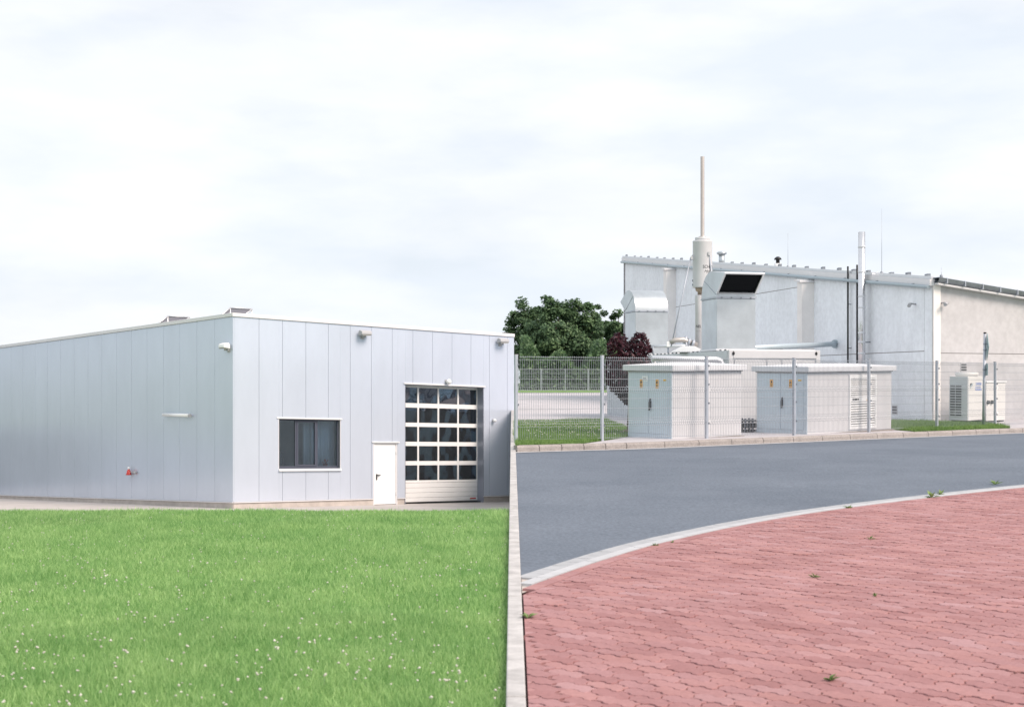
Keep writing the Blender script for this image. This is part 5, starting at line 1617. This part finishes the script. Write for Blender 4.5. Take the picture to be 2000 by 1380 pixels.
m = MB(); c2 = Vector((0, 0, hS - 0.98)) + nn*0.055
m.prism([c2 + dd*0.2 + Vector((0, 0, .16)), c2 - dd*0.2 + Vector((0, 0, .16)), c2 - dd*0.2 - Vector((0, 0, .16)), c2 + dd*0.2 - Vector((0, 0, .16))], nn*0.01); m.build('lower_plate', M_teal, sg)
m = MB()
for z in (hS - 0.30, hS - 0.46, hS - 0.98): m.tube([Vector((0, 0, z)), Vector((0, 0, z)) + nn*0.06], 0.02, 6); m.lathe([(0.042, z - 0.02), (0.042, z + 0.02)], (0, 0, 0), 12)
m.build('clamp', M_galvpost, sg)

# ------------------------------------------------------------------ trees
def leaf_cloud(cent, size, up=0.3, outc=None):
    """quads at cent (n,3), normals biased outwards from outc"""
    n = len(cent)
    nv = rng.normal(0, 1, (n, 3))
    if outc is not None:
        d = cent - outc; d /= np.linalg.norm(d, axis=1, keepdims=True) + 1e-9
        nv = nv*0.55 + d*0.9
    nv[:, 2] += up
    nv /= np.linalg.norm(nv, axis=1, keepdims=True)
    r = rng.normal(0, 1, (n, 3)); t = np.cross(nv, r); t /= np.linalg.norm(t, axis=1, keepdims=True); b = np.cross(nv, t)
    s = size*rng.uniform(0.6, 1.35, (n, 1))
    v = np.empty((n, 4, 3))
    v[:, 0] = cent - t*s; v[:, 1] = cent - b*s*0.5; v[:, 2] = cent + t*s; v[:, 3] = cent + b*s*0.5
    return v.reshape(-1, 3)
def limb(m, a, b, r0, r1, wob=0.1):
    a, b = Vector(a), Vector(b); pts = []
    for k in range(5):
        f = k/4; q = a.lerp(b, f)
        if 0 < k < 4: q += Vector((random.uniform(-wob, wob), random.uniform(-wob, wob), 0))
        pts.append(q)
    m.tube(pts, [r0 + (r1 - r0)*k/4 for k in range(5)], 7)
def broad_tree(x, Y, ytop, wid_px, lab, nclump=90, per=150, base_z=None, low=0.10, leafsz=0.13, name='broadleaf_tree', material=None, group='trees behind the far fence', zbase=None):
    bz = zbase if zbase is not None else yard_z(Y)
    o = Vector(((x - 1000)/F*Y, Y, bz)); Ht = zpix(ytop, Y) - bz; R = wid_px/F*Y/2
    t = thing(name, lab, 'tree', Matrix.Translation(o), group)
    m = MB()
    limb(m, (0, 0, -0.2), (random.uniform(-.2, .2), 0, Ht*0.45), 0.16, 0.10)
    cl = []
    for k in range(nclump):
        while True:
            q = Vector((random.uniform(-1, 1), random.uniform(-1, 1), random.uniform(-1, 1)))
            if 0.35 < q.length < 1.0: break
        hz_ = (q.z + 1)/2
        wz = 0.80 + 0.30*math.sin(hz_*3.0) - 0.45*max(0, hz_ - 0.6)
        cl.append((q.x*R*wz, q.y*R*wz*0.8, Ht*(low + (0.94 - low)*hz_), random.uniform(0.30, 0.66)*R*0.60))
    for k in range(9):
        c = random.choice(cl); limb(m, (0, 0, Ht*random.uniform(0.18, 0.45)), (c[0]*.8, c[1]*.8, c[2]), 0.07, 0.02)
    # several slender stems reach the ground
    for k in range(4):
        a = random.uniform(-R*0.7, R*0.7); limb(m, (a, random.uniform(-.4, .4), -0.2), (a*1.15, 0, Ht*0.5), 0.07, 0.03)
    m.build('trunk', M_bark, t)
    cs = []
    for cx_, cy_, cz_, rr in cl:
        g = rng.normal(0, 1, (per, 3)); g /= np.linalg.norm(g, axis=1, keepdims=True)
        g *= (rng.random((per, 1))**0.4)*rr
        g[:, 2] *= 0.8
        cs.append(np.array([cx_, cy_, cz_]) + g)
    Cn = np.concatenate(cs); Cn = Cn[Cn[:, 2] > 0.15]
    V = leaf_cloud(Cn, leafsz, 0.35, np.array([0, 0, Ht*0.5]))
    link('crown', np_mesh('crown', V, 4, np.arange(len(V)), material or M_leaf), None, t)
    return t
broad_tree(1027, 104, 570, 82, 'leafy green tree at the left end of the tree row', 90, 150)
broad_tree(1078, 102, 566, 86, 'leafy green tree with the tallest crown of the tree row', 100, 150)
broad_tree(1128, 103, 570, 92, 'broad green tree in the middle of the tree row', 110, 150)
broad_tree(1170, 106, 582, 76, 'rounded green tree right of the middle of the tree row', 90, 150)
broad_tree(1207, 104, 600, 54, 'green tree at the right end of the row beside the hall', 80, 140)
broad_tree(1052, 110, 586, 84, 'dark green tree in the second row behind the tallest tree', 80, 130)
broad_tree(1105, 111, 588, 96, 'dark green tree in the second row behind the broad tree', 80, 130)

N = 26000
g = np.stack([rng.uniform(0.6, 9.4, N), rng.uniform(97.0, 102.0, N), rng.random(N)**1.3*3.6], 1)
g[:, 2] *= 0.75 + 0.35*np.sin(g[:, 0]*1.7)*np.sin(g[:, 0]*0.7 + 1); g[:, 2] += 1.1 + 0.0107*56*0
V = leaf_cloud(g, 0.15, 0.3)
stuff(tag(link('undergrowth', np_mesh('undergrowth', V, 4, np.arange(len(V)), M_leaf), None), 'dense dark undergrowth below the tree row behind the far fence', 'undergrowth'))

# copper plum tree beside the left cabinet
pY = 31.7
po = P(1226.5, 0, pY); po.z = YARD
pt = thing('plum_tree', 'small dark purple-leaved plum tree beside the left electrical cabinet', 'tree', Matrix.Translation(po))
def pz(y): return zpix(y, pY) - YARD
m = MB(); limb(m, (0, 0, -0.1), (0.02, 0, pz(740)), 0.028, 0.022, 0.008)
for k in range(10):
    a = random.uniform(0, 6.28); limb(m, (0.01, 0, pz(random.uniform(720, 770))), (math.cos(a)*0.32, math.sin(a)*0.3, pz(random.uniform(665, 720))), 0.014, 0.004, 0.03)
m.build('trunk', M_bark, pt)
cs = []
def crown_r(z):
    y = HOR - (z + YARD - EYE)*F/pY        # photo row of that height
    tab = [(645, 0.10), (658, 0.30), (672, 0.44), (690, 0.52), (705, 0.54), (730, 0.52), (750, 0.50), (768, 0.36), (784, 0.12), (792, 0.0)]
    return max(0.0, interp(tab, y))
n = 0
while n < 4400:
    z = random.uniform(pz(790), pz(650)); r = crown_r(z); a = random.uniform(0, 6.28); f = random.random()**0.45
    if r <= 0.02: continue
    if random.random() > r/0.52 + 0.1: continue
    x_ = math.cos(a)*r*f; y_ = math.sin(a)*r*f
    # two heads at the top: notch between
    yy = HOR - (z + YARD - EYE)*F/pY
    if yy < 688:
        x_ = x_*0.60 + (0.27 if random.random() < 0.55 else -0.22)
    if mnoise.noise(Vector((x_*5, y_*5, z*5))) < -0.28: continue
    cs.append((x_, y_, z)); n += 1
V = leaf_cloud(np.array(cs), 0.052, 0.2, np.array([0, 0, pz(720)]))
link('crown', np_mesh('crown', V, 4, np.arange(len(V)), M_plum), None, pt)
m = MB(); m.lathe([(0.28, -0.02), (0.22, 0.06), (0.08, 0.11), (0.0, 0.12)], (0.0, 0, 0), 14); m.build('root_mound', mat('mound_soil', (0.26, 0.19, 0.15), rough=1.0, var=0.25, vscale=12, bump=0.6, bscale=30), pt)

# hedge added out of view, only for its dark reflection in the hall's side
t = thing('reflection_hedge', 'dark hedge added out of view for its reflection in the grey hall', 'hedge', Matrix.Translation((-30, 60, left_z(60))))
N = 30000
g = np.stack([rng.uniform(-1.0, 1.0, N), rng.uniform(-4.6, 12, N), rng.uniform(0.0, 2.9, N)], 1)
V = leaf_cloud(g, 0.09, 0.2)
link('foliage', np_mesh('foliage', V, 4, np.arange(len(V)), M_leaf), None, t)
m = MB()
for k in range(14): limb(m, (random.uniform(-.3, .3), -4.3 + k, -0.1), (random.uniform(-.3, .3), -4.3 + k, 1.2), 0.05, 0.02, 0.05)
m.build('stems', M_bark, t)

# wooded hill far behind the yard
hl = MB(); nx_, ny_ = 70, 14
for j in range(ny_ + 1):
    for i in range(nx_ + 1):
        x = 20 + 460*i/nx_; y = 1150 + 500*j/ny_
        px = 1000 + F*x/1250
        e = math.exp(-((x - 190)/95.0)**2)*math.sin(math.pi*min(1, (j + 0.5)/ny_*0.9 + 0.05))
        z = -4 + 78*e + 3.0*mnoise.noise(Vector((x*0.03, y*0.03, 0))) + 2.2*mnoise.noise(Vector((x*0.12, y*0.1, 3)))
        hl.v.append((x, y, z))
for j in range(ny_):
    for i in range(nx_):
        a = j*(nx_+1)+i
        hl.f.append((a, a+1, a+nx_+2, a+nx_+1)); hl.smooth.append(True)
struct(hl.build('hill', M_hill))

# ------------------------------------------------------------------ weeds in the paving joints
def weed(x, y, size, lab, nl=10):
    size *= 0.62
    Y = 4590.0/(y - 707.2)
    o = Vector(((x - 1000)/F*Y, Y, road_z(Y) + 0.004))
    m = MB()
    for k in range(nl):
        a = random.uniform(0, 6.28); ln = size*random.uniform(0.6, 1.1); el = random.uniform(0.25, 1.1)
        d = Vector((math.cos(a)*math.cos(el), math.sin(a)*math.cos(el), math.sin(el))); sd = d.cross(Vector((0, 0, 1))).normalized()
        w = ln*random.uniform(0.12, 0.22)
        p1 = d*ln*0.45; p2 = d*ln + Vector((0, 0, -ln*0.18))
        m.add([Vector((0, 0, 0)), p1 - sd*w + Vector((0, 0, .004)), p2, p1 + sd*w + Vector((0, 0, .004)), p1 - Vector((0, 0, .004))], [(0, 1, 4), (0, 4, 3), (1, 2, 4), (4, 2, 3)])
    tag(m.build('weed', M_weed, M=Matrix.Translation(o), fix=False), lab, 'weed', 'weeds in the red paving')
weed(1621, 1330, 0.10, 'largest green weed growing from a joint in the front of the red paving', 16)
weed(1591, 1128, 0.10, 'small upright weed in the middle of the red paving', 9)
weed(1708, 1165, 0.07, 'tiny weed in the red paving right of the upright weed', 8)
weed(1658, 992.5, 0.13, 'tiny bright weed at the road edge of the red paving', 10)
weed(1819, 972, 0.20, 'flat weed tuft at the far right road edge of the red paving', 12)
weed(1838, 966.5, 0.16, 'second weed tuft at the far right road edge nearer the hall', 10)
weed(1031, 1208, 0.14, 'pale weed tuft at the left side of the red paving', 12)
weed(1281, 1066, 0.09, 'small weed at the border course left of the road curve', 8)
weed(1312, 1060, 0.07, 'smaller weed at the border course right beside another', 7)
weed(1700, 1053, 0.10, 'small yellowish weed in the far part of the red paving', 8)
weed(1943, 946, 0.22, 'dry weed in the gutter at the far right of the road edge', 12)
